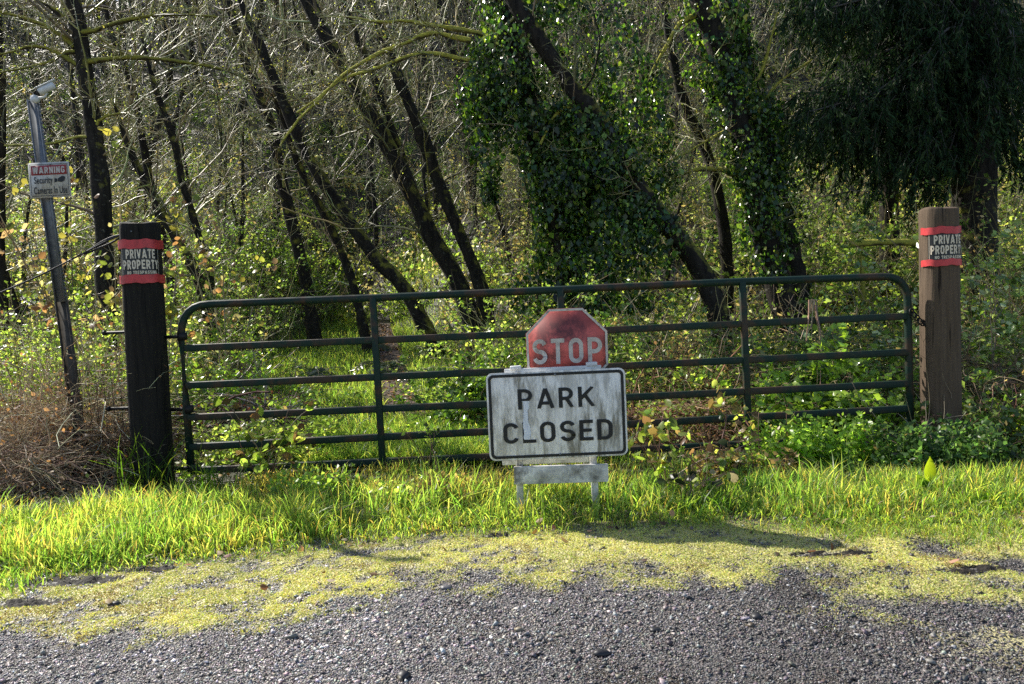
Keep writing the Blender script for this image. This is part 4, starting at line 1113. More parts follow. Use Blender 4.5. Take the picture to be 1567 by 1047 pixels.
bo += [((1490, 200), (1330, 262), -.5), ((1492, 215), (1250, 250), .3), ((1488, 170), (1210, 215), .2), ((1490, 190), (1420, 275), -.3), ((1490, 150), (1560, 240), -.3), ((1480, 120), (1330, 215), -.6), ((1480, 160), (1400, 235), -.8), ((1485, 90), (1270, 190), -.4), ((1485, 60), (1235, 150), -.7), ((1490, 180), (1450, 240), -.5)]
make_cedar("tall dark cedar with drooping shadowed boughs above the brown gate post", [(1480, -80), (1488, 0), (1496, 120), (1492, 230), (1490, 330)], 11.0, 48, 66, bo, 1)
bo2 = []
for k_ in range(14):
    ty = rng.uniform(-80, 60); bo2.append(((1360 + rng.uniform(-10, 10), ty), (rng.uniform(1205, 1500), ty + rng.uniform(10, 70)), rng.uniform(-.8, 1.0)))
make_cedar("smaller cedar with dark hanging sprays left of the tall cedar", [(1345, -90), (1350, 0), (1356, 150), (1360, 300)], 12.2, 18, 30, bo2, 2)

# --- bare trees crowding the hillside (countable, alike)
def proto_tree(i):
    base = np.zeros(3); hgt = rng.uniform(6.6, 8.0)
    t = thing("hillside_tree", "bare slender tree crowded among others on the wooded hillside", "tree", base, "bare trees on the wooded hillside")
    n = 14; z = np.linspace(-.4, hgt, n); lean = rng.uniform(-.25, .08)
    p = np.stack([z * lean + .12 * np.sin(z * .8 + i), .1 * np.cos(z * .7 + i), z], -1)
    mb = MB(); tubes(mb, p[None], np.linspace(.095, .02, n)[None] * rng.uniform(.7, 1.2), 8); mb.build("trunk", M['bark'], t, base, True)
    cm, lm = MB(), MB(); twigs_from(cm, lm, p[None], 22, 5, 3, 1.9, .018, .16, [TWG, TWY, TWY, TWG, TWY][i % 5], buds=.6, bud=(.03, .06), thick=1.3)
    cm.build("crown", M['twig'], t, base); lm.build("foliage", M['leaf'], t, base)
    return t
protos = [proto_tree(i) for i in range(5)]
spots = []
tries = 0
while len(spots) < 64 and tries < 6000:
    tries += 1
    y = 18 + 15 * rng.random() ** 1.2; x = rng.uniform(-1, 1) * (y * .70 + .6)
    if abs(x + .4 - float(path_x(min(y, 24)))) < 1.6 and y < 19: continue
    if any((x - a) ** 2 + (y - b) ** 2 < 1.0 for a, b in spots): continue
    spots.append((x, y))
for i, (x, y) in enumerate(spots):
    o = protos[i] if i < 5 else copy_tree(protos[i % 5])
    o.location = (x, y, float(H(x, y))); o.rotation_euler = (0, 0, rng.uniform(-.6, .6) + (math.pi if rng.random() < .12 else 0)); sc_ = rng.uniform(.75, 1.2); o.scale = (sc_, sc_, sc_)

for i in range(26):
    for _ in range(50):
        y = rng.uniform(12.8, 17); x = rng.uniform(-.70, .70) * y if i % 3 == 0 else rng.uniform(-.70, .1) * y
        if abs(x + .5 - float(path_x(y))) > 1.8: break
    o = copy_tree(protos[i % 5]); o["label"] = "short bare young tree standing low among the taller trunks of the wood"; o["group"] = "young bare trees low on the bank"
    o.name = "young_tree"; o.location = (x, y, float(H(x, y))); o.rotation_euler = (rng.normal(0, .1), rng.normal(0, .12), rng.uniform(-3, 3)); sc_ = rng.uniform(.42, .58); o.scale = (sc_, sc_, sc_)

# --- far wood: one mass beyond the hill trees
fm, fl = MB(), MB()
N = 1500
y = rng.uniform(27, 44, N); x = rng.uniform(-1, 1, N) * y * .75; z = H(x, y)
a, ra = grow(np.stack([x, y, z], -1), rng.normal(0, .15, (N, 3)) + [-.1, 0, 1], rng.uniform(3, 9, N), rng.uniform(.02, .075, N), 7, .12, .05)
tubes(fm, a, ra, 4, pick([(.07, .06, .05), (.11, .10, .075)], N, .3))
p, d, _ = spawn(a, 8, .1, 1, .9, .3)
a2, ra2 = grow(p, d, rng.uniform(.6, 2.0, len(p)), .016, 4, .2, .03); tubes(fm, a2, ra2, 3, pick(TWG, len(p), .3))
i_ = rng.integers(0, len(a2), 60000); k_ = rng.integers(0, 5, 60000)
leaves(fl, a2[i_, k_] + rng.normal(0, .15, (60000, 3)), rng.normal(0, 1, (60000, 3)), rng.uniform(.06, .15, 60000), pick([(.05, .075, .02), (.09, .11, .03), (.03, .05, .016), (.12, .11, .05)], 60000, .3), .6)
fw = fm.build("distant_woodland", M['twig']); tag(fw, "dense far wood of thin stems along the top of the hill", "woodland", kind="stuff")
fl.build("foliage", M['leaf'], fw)

# --- undergrowth carpet over the hill and the banks (stuff)
um, us = MB(), MB()
PAL_U = np.array([1.15, 1.0, 1.1]) * 3.6 * np.array([(.05, .085, .018), (.075, .11, .022), (.035, .06, .016), (.10, .12, .03), (.12, .10, .045), (.15, .12, .07), (.03, .045, .014)])
NC = 5200
yc = 9.2 + 20 * rng.random(NC) ** 1.6; xc = rng.uniform(-1, 1, NC) * (yc * .70 + .5)
dx_ = xc - path_x(np.minimum(yc, 22)); k = (dx_ < -2.3) | (dx_ > 1.2) | (yc > 16.5)
xc, yc = xc[k], yc[k]; NC = len(xc); zc_ = H(xc, yc)
rc = rng.uniform(.16, .42, NC) * (1 + .015 * yc); hc = rng.uniform(.2, .8, NC) * (.6 + .9 * fb(xc, yc, .7, 50))
nl = 36
i_ = np.repeat(np.arange(NC), nl); n_ = len(i_)
dv = norm(rng.normal(0, 1, (n_, 3))); rr = rng.random((n_, 1)) ** .45
pos = np.stack([xc, yc, zc_ + hc * .5], -1)[i_] + dv * rr * np.stack([rc, rc, hc * .75], -1)[i_]
pos[:, 2] = np.maximum(pos[:, 2], H(pos[:, 0], pos[:, 1]) + .02)
pc = np.asarray(PAL_U)[rng.integers(0, len(PAL_U), NC)][i_] * (1 + .25 * rng.normal(size=(n_, 1)))
leaves(um, pos, dv + rng.normal(0, .5, (n_, 3)) + [0, 0, .5], rng.uniform(.04, .10, n_) * (1 + .02 * yc[i_]), np.clip(pc, .006, .5), .62)
# thin stems sticking out of it
i2 = rng.integers(0, NC, 9000); p = np.stack([xc, yc, zc_], -1)[i2] + rng.normal(0, .2, (9000, 3)) * [1, 1, 0]
a, ra = grow(p, rng.normal(0, .55, (9000, 3)) + [0, 0, 1], rng.uniform(.4, 1.6, 9000), rng.uniform(.004, .010, 9000), 6, .16, -.05, .6)
tubes(us, a, ra, 3, pick(TWG + [(.25, .17, .10), (.32, .25, .16)], 9000, .3))
uo = um.build("undergrowth", M['leaf']); tag(uo, "tangle of low leafy undergrowth covering the wooded bank", "undergrowth", kind="stuff")
us.build("stems", M['twig'], uo)

# --- ferns on the bank
def fern(px, py, Yd, L, label, nf=11, pal=None):
    pal = pal or [(.06, .09, .03), (.09, .11, .05), (.05, .075, .03), (.16, .17, .12)]
    c = P(px, py, Yd); c[2] = float(H(c[0], c[1])) + .05
    t = thing("sword_fern", label, "fern", c, "arching ferns on the bank"); mb = MB(); st_ = MB()
    a = rng.uniform(0, 2 * np.pi, nf); d = np.stack([np.cos(a), np.sin(a), rng.uniform(.7, 1.6, nf)], -1)
    p0 = np.repeat(c[None], nf, 0); br, rr = grow(p0, d, L * rng.uniform(.7, 1.15, nf), .006, 14, .04, -.20, .7)
    tubes(st_, br, rr, 3, (.12, .10, .05))
    for j in range(1, 14):
        tan = norm(br[:, j + 1] - br[:, j]) if j < 14 else None
        side = norm(np.cross(tan, [0, 0, 1.0])); nr = np.cross(side, tan)
        for s in (-1, 1):
            for q in (0, .5):
                pl = L * .17 * math.sin(math.pi * min(.98, (j + q + .8) / 15.2)) ** .7
                o_ = norm(side * s + tan * .35 + rng.normal(0, .08, (nf, 3)) - [0, 0, .15])
                b0 = br[:, j] * (1 - q) + br[:, j + 1] * q
                leaves(mb, b0 + o_ * pl * .5, nr + rng.normal(0, .15, (nf, 3)), np.full(nf, pl), pick(pal, nf, .2), .22, .1, tdir=o_)
    st_.build("stem", M['twig'], t, c); mb.build("frond", M['gloss_leaf'], t, c)
FERN = [(690, 300, 12.6, "high on the bank left of the ivy"), (735, 330, 12.2, "silvery, beside the ivy column"), (770, 290, 12.8, "uppermost beside the ivy column"), (720, 380, 11.6, "at the foot of the three close trunks"),
        (650, 350, 12.8, "between the leaning trunks"), (790, 370, 11.2, "touching the ivy column at mid height"), (1075, 335, 11.2, "white shining, below the mossy limb of the right ivy tree"), (1040, 420, 10.4, "in shade by the foot of the leaning dark trunk"),
        (585, 480, 11.6, "above the second gate rail at the end of the ride"), (640, 470, 11.0, "at the edge of the grass ride near the trunks"), (560, 400, 13.5, "behind the foot of the thick leaning trunk"), (1290, 400, 10.6, "low under the cedar"), (1240, 330, 12.0, "under the cedar beside the ivy stem"), (480, 470, 11.2, "left of the ride, below the short dark trunk")]
for (px, py, Yd, lb) in FERN: fern(px, py, Yd, rng.uniform(.6, .95), "arching sword fern " + lb, 12)

# --- shrubs and brambles near the gate
PY = [tuple(m_ * q for m_, q in zip((2.55, 2.75, 3.3), c)) for c in [(.11, .14, .025), (.15, .17, .03), (.08, .11, .02), (.19, .19, .05), (.06, .09, .02)]]
PG = [tuple(2.75 * q for q in c) for c in [(.070, .11, .020), (.09, .14, .024), (.125, .165, .03), (.045, .075, .016)]]
PD = [tuple(2.6 * q for q in c) for c in [(.034, .058, .014), (.052, .082, .018), (.032, .046, .012), (.088, .118, .024)]]
PR = [(.32, .27, .07), (.24, .12, .07), (.36, .30, .08), (.24, .25, .06), (.32, .20, .15), (.16, .20, .05), (.38, .32, .20)]
PB = [(.30, .21, .11), (.18, .115, .065), (.40, .29, .17), (.12, .08, .05)]
PW = [tuple(2.4 * q for q in c) for c in [(.085, .12, .035), (.06, .09, .026), (.17, .19, .11), (.035, .055, .016), (.12, .15, .04)]]
CT = [(.36, .26, .16), (.48, .37, .24), (.22, .15, .10)]
CR = [(.36, .18, .12), (.26, .14, .09), (.44, .28, .18)]
def shrub(name, label, cat, px, Yd, w_, h_, depth=.8, canes=40, nleaf=2500, ls=(.03, .06), pal=PY, cpal=CT, cr=.004, shape='mound', mat_='leaf', big=False, z0=0.0, twig=True, group=None, low=.0, upright=.3):
    c = P(px, 500, Yd); c[2] = float(H(c[0], c[1])) + z0
    t = thing(name, label, cat, c, group); cm, lm = MB(), MB()
    n = canes; depth *= .7; nleaf = int(nleaf * 1.05)
    a = rng.uniform(0, 2 * np.pi, n); r = np.sqrt(rng.random(n))
    p0 = c + np.stack([np.cos(a) * r * w_ * .42, np.sin(a) * r * depth * .42, np.zeros(n)], -1); p0[:, 2] = H(p0[:, 0], p0[:, 1]) - .03 + z0
    if shape == 'mound':
        d = np.stack([rng.normal(0, .6, n), rng.normal(0, .6, n), np.full(n, 1.2)], -1)
        br, rr = grow(p0, d, h_ * rng.uniform(.8, 1.7, n), cr * rng.uniform(.7, 1.4, n), 9, .13, -.16, .55)
    elif shape == 'upright':
        d = np.stack([rng.normal(0, upright, n), rng.normal(0, upright, n), np.full(n, 1.2)], -1)
        br, rr = grow(p0, d, h_ * rng.uniform(.25, 1.2, n), cr * rng.uniform(.7, 1.4, n), 8, .09, .0, .6)
    else:                                       # tangle of dead canes lying every way
        d = np.stack([rng.normal(0, 1, n), rng.normal(0, 1, n), rng.uniform(-.1, 1.0, n)], -1)
        p0[:, 2] += rng.random(n) * h_ * .7
        br, rr = grow(p0, d, h_ * rng.uniform(.6, 1.9, n), cr * rng.uniform(.6, 1.3, n) * rng.choice([.7, 1, 2.0], n, p=[.5, .36, .14]), 8, .2, -.10, .5)
    br[..., 2] = np.maximum(br[..., 2], H(br[..., 0], br[..., 1]) + .01)
    tubes(cm, br, rr, 4, pick(cpal, n, .25))
    src = br
    if twig:
        p, d, _ = spawn(br, 4, .15, 1, .9, .3)
        b2, r2 = grow(p, d, h_ * .28 * rng.uniform(.4, 1.2, len(p)), cr * .55, 4, .22, -.06); b2[..., 2] = np.maximum(b2[..., 2], H(b2[..., 0], b2[..., 1]) + .01)
        tubes(cm, b2, r2, 3, pick(cpal, len(p), .25)); src = b2
    cm.build("stem", M['cane'], t, c)
    if nleaf:
        i = rng.integers(0, len(src), nleaf); k_ = rng.integers(2, src.shape[1], nleaf)
        pos = src[i, k_] + rng.normal(0, .03, (nleaf, 3))
        kk = pos[:, 2] > c[2] + low * h_; pos = pos[kk]; m_ = len(pos)
        hue = np.asarray(pal)[(fb(pos[:, 0], pos[:, 2] + pos[:, 1], 3.0, 60) * len(pal) * .999 + rng.normal(0, .9, m_)).astype(int) % len(pal)]
        cl = np.clip(hue * (1 + .3 * rng.normal(size=(m_, 1))), .006, .75)
        leaves(lm, pos, rng.normal(0, .65, (m_, 3)) + [0, -.25, .8], rng.uniform(*ls, m_), cl, .68, .3, big=big)
        lm.build("foliage", M[mat_], t, c)
    return t
B = "bramble"; SH = "shrub"
shrub("leafy_shrub", "loose yellow green thicket left of the leaning pole, behind the dead canes", SH, 40, 8.0, 1.7, 1.5, 1.1, 110, 6500, (.03, .055), PY, TWG, .005, 'upright')
shrub("leafy_shrub", "yellow green thicket between the leaning pole and the dark gate post", SH, 150, 7.8, 1.2, 1.30, 1.0, 90, 5500, (.03, .055), PY, TWG, .005, 'upright')
shrub("bramble_bush", "low pale yellow green bramble behind the leaning pole", B, 70, 7.2, 1.9, .78, .6, 90, 6500, (.025, .05), [(.17, .19, .04), (.21, .21, .06), (.13, .15, .03), (.24, .22, .09)], CT, .004)
shrub("dead_bramble", "tan tangle of dead canes at the foot of the leaning pole", B, 100, 6.55, 1.15, .72, .5, 420, 1100, (.02, .045), PB, [(.74, .60, .37), (.56, .43, .26), (.80, .68, .46), (.34, .24, .15)], .0032, 'tangle', 'dry')
shrub("dead_bramble", "tall tan mass of dead canes and dry stalks behind the leaning pole", B, 60, 6.75, 1.9, .85, .6, 420, 1500, (.02, .05), PB + PY[:1], [(.76, .62, .38), (.58, .44, .27), (.84, .70, .48), (.36, .25, .15)], .0032, "tangle", "dry")
shrub("dry_weeds", "dry upright tan stalks left of the leaning pole", "weeds", 60, 6.4, 1.5, 1.05, .5, 190, 700, (.015, .03), PB, [(.56, .44, .29), (.42, .30, .19), (.3, .2, .13)], .0028, "upright", "dry", upright=.2)
shrub("dead_bramble", "brown tangle of dead canes at the far edge beyond the wet mud", B, -20, 5.8, 1.1, .60, .8, 420, 1100, (.02, .045), PB, [(.46, .34, .22), (.32, .22, .14), (.56, .44, .30), (.2, .14, .1)], .0032, 'tangle', 'dry')
shrub("dry_weeds", "thin upright brown stalks beside the dark gate post", "weeds", 178, 6.25, .45, .85, .3, 90, 500, (.015, .03), PB, [(.16, .11, .08), (.22, .16, .11), (.10, .07, .05)], .0028, 'upright', 'dry', upright=.1)
def sapling(px, py, Yd, label, n=7, sp=.35, leaf=(.07, .13), cnt=110):
    """young maple: a few thin stems topped by clusters of coloured new leaves"""
    top = P(px, py, Yd); c = top.copy(); c[2] = float(H(c[0], c[1]))
    t = thing("maple_sapling", label, "sapling", c); cm, lm = MB(), MB()
    hh = top[2] - c[2]
    p0 = np.repeat(c[None], n, 0) + rng.normal(0, .05, (n, 3)) * [1, 1, 0]
    d = np.stack([rng.normal(0, .5 * sp / hh * 2, n), rng.normal(0, .25, n), np.ones(n)], -1)
    br, rr = grow(p0, d, hh * rng.uniform(.75, 1.15, n), .009, 10, .06, .02, .6); tubes(cm, br, rr, 5, pick(TWG, n))
    p, d, _ = spawn(br, 7, .45, 1, .8, .3); b2, r2 = grow(p, d, rng.uniform(.1, .35, len(p)), .004, 4, .2, .02); tubes(cm, b2, r2, 3, pick(TWG, len(p)))
    i = rng.integers(0, len(b2), cnt); k_ = rng.integers(2, 5, cnt)
    pal = np.asarray(PR)[rng.integers(0, len(PR), len(b2))][i]
    leaves(lm, b2[i, k_] + rng.normal(0, .05, (cnt, 3)), rng.normal(0, .7, (cnt, 3)) + [0, -.5, .6], rng.uniform(*leaf, cnt), np.clip(pal * (1 + .25 * rng.normal(size=(cnt, 1))), .01, .8), .85, .35, big=True)
    cm.build("stem", M['twig'], t, c); lm.build("foliage", M['leaf'], t, c)
sapling(105, 300, 8.3, "maple sapling with yellow and orange new leaves right below the warning sign", 7, .5, (.05, .10), 170)
sapling(165, 250, 8.6, "tallest maple sapling with yellow and pink new leaves by the dark tree", 5, .35, (.05, .10), 110)
sapling(225, 315, 8.2, "maple sapling with yellow and reddish leaves right above the dark gate post", 6, .4, (.05, .10), 150)
sapling(335, 345, 9.0, "maple sapling with pinkish brown new leaves over the gate corner", 6, .6, (.05, .09), 150)
shrub("leafy_shrub", "mixed green and brown shrub behind the rounded hinge corner of the gate", SH, 290, 11.3, 2.0, 2.0, .9, 120, 6500, (.035, .065), PY + PG, TWG, .005, 'upright')
shrub("leafy_shrub", "shrub with scattered small leaves behind the first gate panel top rail", SH, 375, 14.0, 2.4, 2.0, .9, 120, 6500, (.035, .065), PY + PD, TWG, .005, 'upright')
shrub("salmonberry_bush", "fresh bright green bush at the left edge of the ride", SH, 458, 16.8, 1.8, 1.5, .8, 70, 3600, (.05, .09), [(.13, .20, .03), (.16, .23, .04), (.10, .16, .025)], TWG, .005, 'upright', big=False)
shrub("bramble_bush", "dark bramble mound behind the upper rails of the first gate panel", B, 318, 8.3, 1.0, .95, .8, 100, 5500, (.035, .07), PD + PG, CT, .004, 'mound', 'gloss_leaf')
shrub("dead_bramble", "heap of dark dead branches with rusty leaves inside the first gate panel", B, 362, 7.3, .8, .60, .6, 150, 500, (.03, .06), [(.16, .06, .03), (.20, .09, .05), (.10, .05, .03)], [(.10, .07, .05), (.16, .11, .08), (.30, .26, .22)], .006, 'tangle', 'dry')
shrub("bramble_bush", "yellow green bramble seen through the lower rails of the first gate panel", B, 400, 6.7, 1.5, .50, .5, 90, 3600, (.03, .06), PY + PB[:1], CT, .0035)
shrub("bramble_bush", "bramble mound with glossy leaves standing right of the trodden path", B, 745, 8.0, .9, .72, .8, 110, 7500, (.04, .08), PG + PD, CR, .004, 'mound', 'gloss_leaf')
shrub("leafy_shrub", "pale green leafy bush over the top rail left of the red sign", SH, 800, 9.2, 1.2, 1.25, .7, 80, 5500, (.035, .06), PY, TWG, .004)
shrub("bramble_bush", "ivy and bramble bank behind the gate right of the red sign", B, 945, 8.7, 1.5, 1.15, .8, 100, 7000, (.04, .07), PG + PD, CT, .004, 'mound', 'gloss_leaf')
shrub("bramble_bush", "brownish bramble with dry twigs behind the middle gate upright", B, 1070, 8.0, 1.5, 1.0, .8, 150, 5500, (.03, .055), PY + PB, CT, .004)
shrub("dead_bramble", "reddish brown dead canes low beside the right edge of the white sign", B, 1030, 6.9, 1.3, .50, .5, 180, 1500, (.03, .055), PB + PY[:2] + PG, CR, .0035, 'tangle', 'dry')
shrub("bramble_bush", "dark thorny bramble behind the upper rails of the last gate panel", B, 1260, 8.2, 1.7, 1.1, .9, 130, 7500, (.04, .075), PD, CT, .004, 'mound', 'gloss_leaf')
shrub("nettle_patch", "broad sunlit green leaves behind the lower rails of the last gate panel", "nettles", 1270, 7.2, 1.5, .72, .7, 110, 5200, (.05, .10), PG + [(.13, .20, .04)], CT, .004, 'mound', 'gloss_leaf')
shrub("bramble_bush", "bramble with whitish shining leaves beyond the brown gate post", B, 1530, 7.8, 1.5, 1.55, .9, 120, 5500, (.05, .10), PW, CT, .004, 'mound', 'gloss_leaf')
shrub("dead_bramble", "dry stick tangle right of the brown gate post", B, 1520, 7.0, 1.0, .85, .6, 240, 1500, (.03, .06), PW + PB, [(.20, .15, .10), (.28, .22, .15), (.12, .09, .06)], .0035, 'tangle', 'leaf')
shrub("bramble_bush", "dark low bramble in the ditch right of the brown post foot", B, 1540, 6.2, 1.1, .45, .6, 90, 3500, (.04, .08), PD + PW[:1], CR, .004, 'mound', 'gloss_leaf')
shrub("leafy_shrub", "sunlit leafy bush under the hanging cedar boughs", SH, 1300, 12.0, 2.4, 2.0, 1.0, 100, 7000, (.05, .085), [(.12, .18, .04), (.15, .20, .05), (.08, .14, .03)], TWG, .005)
shrub("leafy_shrub", "yellow green bush glowing beside the cedar trunk", SH, 1410, 11.6, 1.3, 2.2, .8, 70, 3600, (.05, .085), [(.15, .20, .04), (.19, .22, .05), (.10, .15, .03)], TWG, .005)
shrub("leafy_shrub", "tall twiggy thicket at the far side of the cedar", SH, 1560, 10.0, 1.6, 2.2, .8, 110, 3800, (.04, .07), PY + PB, TWY, .006, 'upright')
shrub("weed_patch", "dark green nettles and weeds round the foot of the brown gate post", "weeds", 1440, 5.3, 1.1, .34, .75, 190, 6500, (.03, .055), [(.04, .085, .025), (.06, .12, .035), (.09, .17, .05), (.14, .20, .07), (.12, .09, .05)], PG + CT, .003, 'upright', 'leaf', twig=False)
shrub("weed_patch", "green weeds under the bottom rail near the latch end", "weeds", 1250, 5.6, 1.1, .36, .6, 120, 3800, (.03, .055), PG, PG, .003, 'upright', 'leaf', twig=False)
shrub("weed_patch", "mixed low weeds with brown stalks in the grass left of the barricade", "weeds", 650, 4.95, .9, .20, .5, 70, 1500, (.025, .05), PD + PY + PB, CT, .0025, "upright", "leaf", twig=False)
shrub("weed_patch", "leafy weeds below the second gate upright in the grass", "weeds", 1130, 5.3, .8, .26, .4, 80, 1800, (.03, .055), PG + PB, CT, .0025, "upright", "leaf", twig=False)
shrub("weed_patch", "dark creeping weeds below the first gate panel in the grass", "weeds", 480, 5.2, .9, .20, .5, 80, 2600, (.025, .05), PD + PG, PG, .0025, 'upright', 'leaf', twig=False)

def shoot(px, py, py0, Yd, label, n=3, cnt=60, leaf=(.04, .075), pal=PY, sp=.3):
    """bramble shoot coming up in front of the gate, leaf by leaf"""
    top = P(px, py, Yd); c = top.copy(); c[2] = float(Hn(c[0], c[1])); hh = top[2] - c[2]
    t = thing("bramble_shoot", label, "bramble", c, "bramble shoots at the gate"); cm, lm = MB(), MB()
    d = np.stack([rng.normal(0, sp, n), rng.normal(0, .15, n), np.ones(n)], -1)
    br, rr = grow(np.repeat(c[None], n, 0) + rng.normal(0, .03, (n, 3)) * [1, 1, 0], d, hh * rng.uniform(.8, 1.2, n), .005, 10, .08, -.03, .5); tubes(cm, br, rr, 5, pick(CR, n) * .7)
    p, d, _ = spawn(br, 6, .2, 1, .9, .3); b2, r2 = grow(p, d, rng.uniform(.06, .2, len(p)), .0025, 4, .15, .05); tubes(cm, b2, r2, 3, pick(CR, len(p)))
    i = rng.integers(0, len(b2), cnt); k_ = rng.integers(2, 5, cnt)
    leaves(lm, b2[i, k_] + rng.normal(0, .018, (cnt, 3)), rng.normal(0, .6, (cnt, 3)) + [-.3, .1, .6], rng.uniform(*leaf, cnt), pick(pal, cnt, .25), .7, .35, big=True)
    cm.build("stem", M['twig'], t, c); lm.build("foliage", M['leaf'], t, c)
PYB = [(.30, .36, .08), (.25, .33, .07), (.36, .40, .11), (.09, .13, .04), (.18, .11, .06)]
shoot(400, 622, 740, 5.75, "bramble shoot with pale leaves climbing the lower rails of the first gate panel", 5, 120, (.05, .095), pal=PYB, sp=.35)
shoot(660, 640, 720, 5.85, "small dark bramble shoot on the lower rails left of the white sign", 3, 40, (.035, .06), PD)
shoot(1012, 628, 760, 5.0, "bramble shoot with fresh yellow green leaves right beside the white sign", 4, 95, (.05, .09), pal=PYB, sp=.25)
shoot(1085, 622, 770, 5.3, "bramble shoot with brown and green leaves before the second gate upright", 4, 75, (.05, .085), PYB + PB[:2], .35)
shoot(1050, 715, 790, 4.7, "low dark leaved bramble shoot in the grass right of the barricade", 4, 34, (.05, .08), [(.03, .04, .025), (.05, .05, .03), (.16, .15, .14)], .4)
shoot(1165, 640, 740, 5.6, "leafy brown bramble shoot at the foot of the second gate upright", 4, 70, (.04, .07), PB + PYB, .4)

# single odd plants
def leafy_plant(px, py, label, n, L, wd, pal, up_=1.4, name="broadleaf_plant"):
    g = G(px, py); g[2] = float(Hn(g[0], g[1])); t = thing(name, label, "plant", g)
    for j in range(n):
        mb = MB(); a = rng.uniform(0, 2 * np.pi) if j else 0.0
        d = norm(np.array([math.cos(a) * (.5 if j else .05), math.sin(a) * (.5 if j else 0), up_ if j == 0 else rng.uniform(.4, 1.2)])); s = norm(np.cross(d, [0, 1.0, .2])); ll = L * (1 if j == 0 else rng.uniform(.5, .9))
        rows = []
        for q in np.linspace(0, 1, 9):
            wq = wd * (1 if j == 0 else .7) * math.sin(math.pi * min(1, max(.04, (q - .25) / .75 * .97 + .03))) if q > .25 else wd * .10
            cpt = g + d * ll * q + np.array([0, 0, -.12 * ll * q * q * (0 if j == 0 else 2)])
            rows += [cpt - s * wq * .5 + [0, -.012 * (q > .25), 0], cpt + [0, .004, 0], cpt + s * wq * .5 + [0, -.012 * (q > .25), 0]]
        v = np.array(rows); i = np.arange(27).reshape(9, 3)
        mb.add(v, np.stack([i[:-1, :-1], i[:-1, 1:], i[1:, 1:], i[1:, :-1]], -1).reshape(-1, 4), pal[j % len(pal)])
        mb.build("leaf", M['grass'], t, g, True)
leafy_plant(1421, 762, "upright glowing yellow green leaf among the weeds before the brown post", 4, .24, .075, [(.20, .27, .02), (.08, .14, .02), (.06, .12, .02)])

# fallen mossy log under the cedar
a, b = P(1300, 374, 10.2), P(1418, 372, 10.0)
lg = MB(); lp_ = smooth_path([a, (a + b) / 2 + [0, 0, .02], b], .1); tubes(lg, lp_[None], np.full((1, len(lp_)), .045) * (1 + .1 * np.sin(np.arange(len(lp_)) * 1.3)), 9, (1.3, 1.3, 1.3), cap=True)
for q in (.15, .9):
    c = a * (1 - q) + b * q; g_ = c.copy(); g_[2] = float(H(c[0], c[1])) - .1; tubes(lg, np.array([g_, (g_ + c) / 2 + [.03, 0, 0], c])[None], .03, 7, (1, 1, 1))
tag(lg.build("fallen_log", M['bark_moss'], origin=a, smooth=True), "mossy fallen log lying level below the cedar left of the brown post", "log")

# bent dry leaf hanging on the last gate panel
g = gp(1242, 470); mb = MB()
p0 = np.array([g + [rng.normal(0, .02), -.03, .06] for _ in range(9)]); br, rr = grow(p0, rng.normal(0, .2, (9, 3)) + [0, 0, -1], .33, .006, 6, .08, 0, .6)
tubes(mb, br, rr, 4, pick([(.42, .32, .20), (.34, .25, .15)], 9, .2))
tag(mb.build("dry_grass_wisp", M['twig'], origin=g), "bundle of dry tan grass hung over the upper rails of the last gate panel", "dry grass")

# dry straws at the brown post
mb = MB(); st0 = np.array([P(1395 + rng.uniform(-20, 75), 690, 6.0 + rng.uniform(-.15, .15)) for _ in range(46)]); st0[:, 2] = H(st0[:, 0], st0[:, 1])
br, rr = grow(st0, rng.normal(0, .55, (46, 3)) + [0, -.1, 1], rng.uniform(.25, .75, 46), .003, 7, .12, -.12, .5); tubes(mb, br, rr, 4, pick([(.42, .34, .22), (.30, .23, .14)], 46, .2))
tag(mb.build("dry_grass_wisp", M['twig'], origin=st0[0]), "dry bent straws leaning round the foot of the brown post", "dry grass")

# thin wire fence between pole and dark post
mb = MB(); wa, wb = P(110, 735, 6.42), P(205, 735, 6.15); wa[2] = float(H(wa[0], wa[1])); wb[2] = float(H(wb[0], wb[1]))
for q in np.linspace(0, 1, 9):
    c = wa * (1 - q) + wb * q; tubes(mb, np.array([c, c + [.01, 0, .45], c + [0, 0, .95]])[None], .0022, 4)
for z in np.linspace(.1, .92, 8):
    tubes(mb, np.array([wa + [0, 0, z], (wa + wb) / 2 + [0, 0, z - .02], wb + [0, 0, z]])[None], .0022, 4)
tag(mb.build("wire_fence", M['black_metal'], origin=wa), "thin rusty wire mesh fence between the leaning pole and the dark post", "fence")

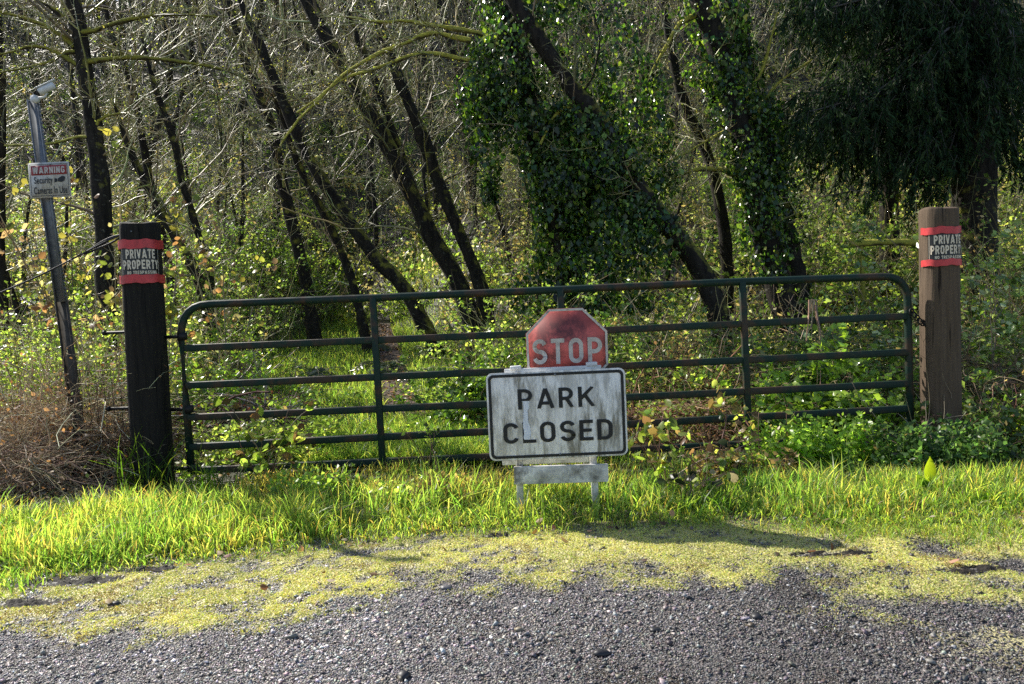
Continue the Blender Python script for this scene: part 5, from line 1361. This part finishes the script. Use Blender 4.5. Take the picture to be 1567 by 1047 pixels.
# fallen leaves
lm = MB(); N = 3200
x, y = frustum_xy(N, 3.4, 8.5, .4); k = (y > yg(x) - .6) & (rng.random(N) < np.where(y < yg(x), .12, np.where(y < 6, .35, 1))); x, y = x[k], y[k]
leaves(lm, np.stack([x, y, Hn(x, y) + rng.uniform(.01, .05, len(x))], -1), rng.normal(0, .4, (len(x), 3)) + [0, 0, 1], rng.uniform(.02, .055, len(x)), pick(PB + [(.30, .24, .20)], len(x), .3), .7, .5, big=True)
N = 1500; y = rng.uniform(8.7, 16.5, N); x = path_x(y) + rng.normal(0, .17, N)
leaves(lm, np.stack([x, y, H(x, y) + rng.uniform(.015, .035, N)], -1), rng.normal(0, .35, (N, 3)) + [0, 0, 1], rng.uniform(.03, .08, N), pick(PB + [(.34, .27, .24), (.24, .18, .16)], N, .3), .6, .4)
tag(lm.build("leaf_litter", M['dry']), "brown fallen leaves scattered through the grass and brambles", "fallen leaves", kind="stuff")

# wet mud hollows along the grass edge: low sheets of wet earth with clods
def mud(px, py, w_, d_, label):
    g = G(px, py); mb = MB()
    u, v = np.meshgrid(np.linspace(-1, 1, 46), np.linspace(-1, 1, 24)); r_ = np.sqrt(u ** 2 + v ** 2)
    x = g[0] + u * w_ * 1.15; y = g[1] + v * d_ * 1.3; mk_ = mud_mask(x, y)
    z = Hn(x, y) - .012 + .017 * np.clip(mk_ * 1.7, 0, 1) + .034 * mk_ * (fb(x, y, 18, 70) - .47) + .03 * mk_ * (fb(x, y, 50, 75) - .5)
    i = np.arange(z.size).reshape(z.shape)
    mb.add(np.stack([x, y, z], -1), np.stack([i[:-1, :-1], i[:-1, 1:], i[1:, 1:], i[1:, :-1]], -1).reshape(-1, 4), (.020, .016, .012))
    tag(mb.build("mud", M['mud'], origin=(g[0], g[1], float(Hn(g[0], g[1]))), smooth=True), label, "mud")
M['mud'] = simple("wet_mud", rough=.75, spec=.25, use_attr=True, var=.5, scale=30, bmp=.9)
for q, lb in zip(MUD, ["wet black mud hollow below the tall grass at the left", "small dark wet scrape at the grass edge right of the black mud hollow", "dark bare earth scrape in the moss below the last gate panel",
                       "dark torn strip of earth in the moss below the brown post", "little dark earth patch in front of the barricade", "dark wet patch nearest the camera between gravel and grass, left of the angular stone"]):
    mud(*q, lb)
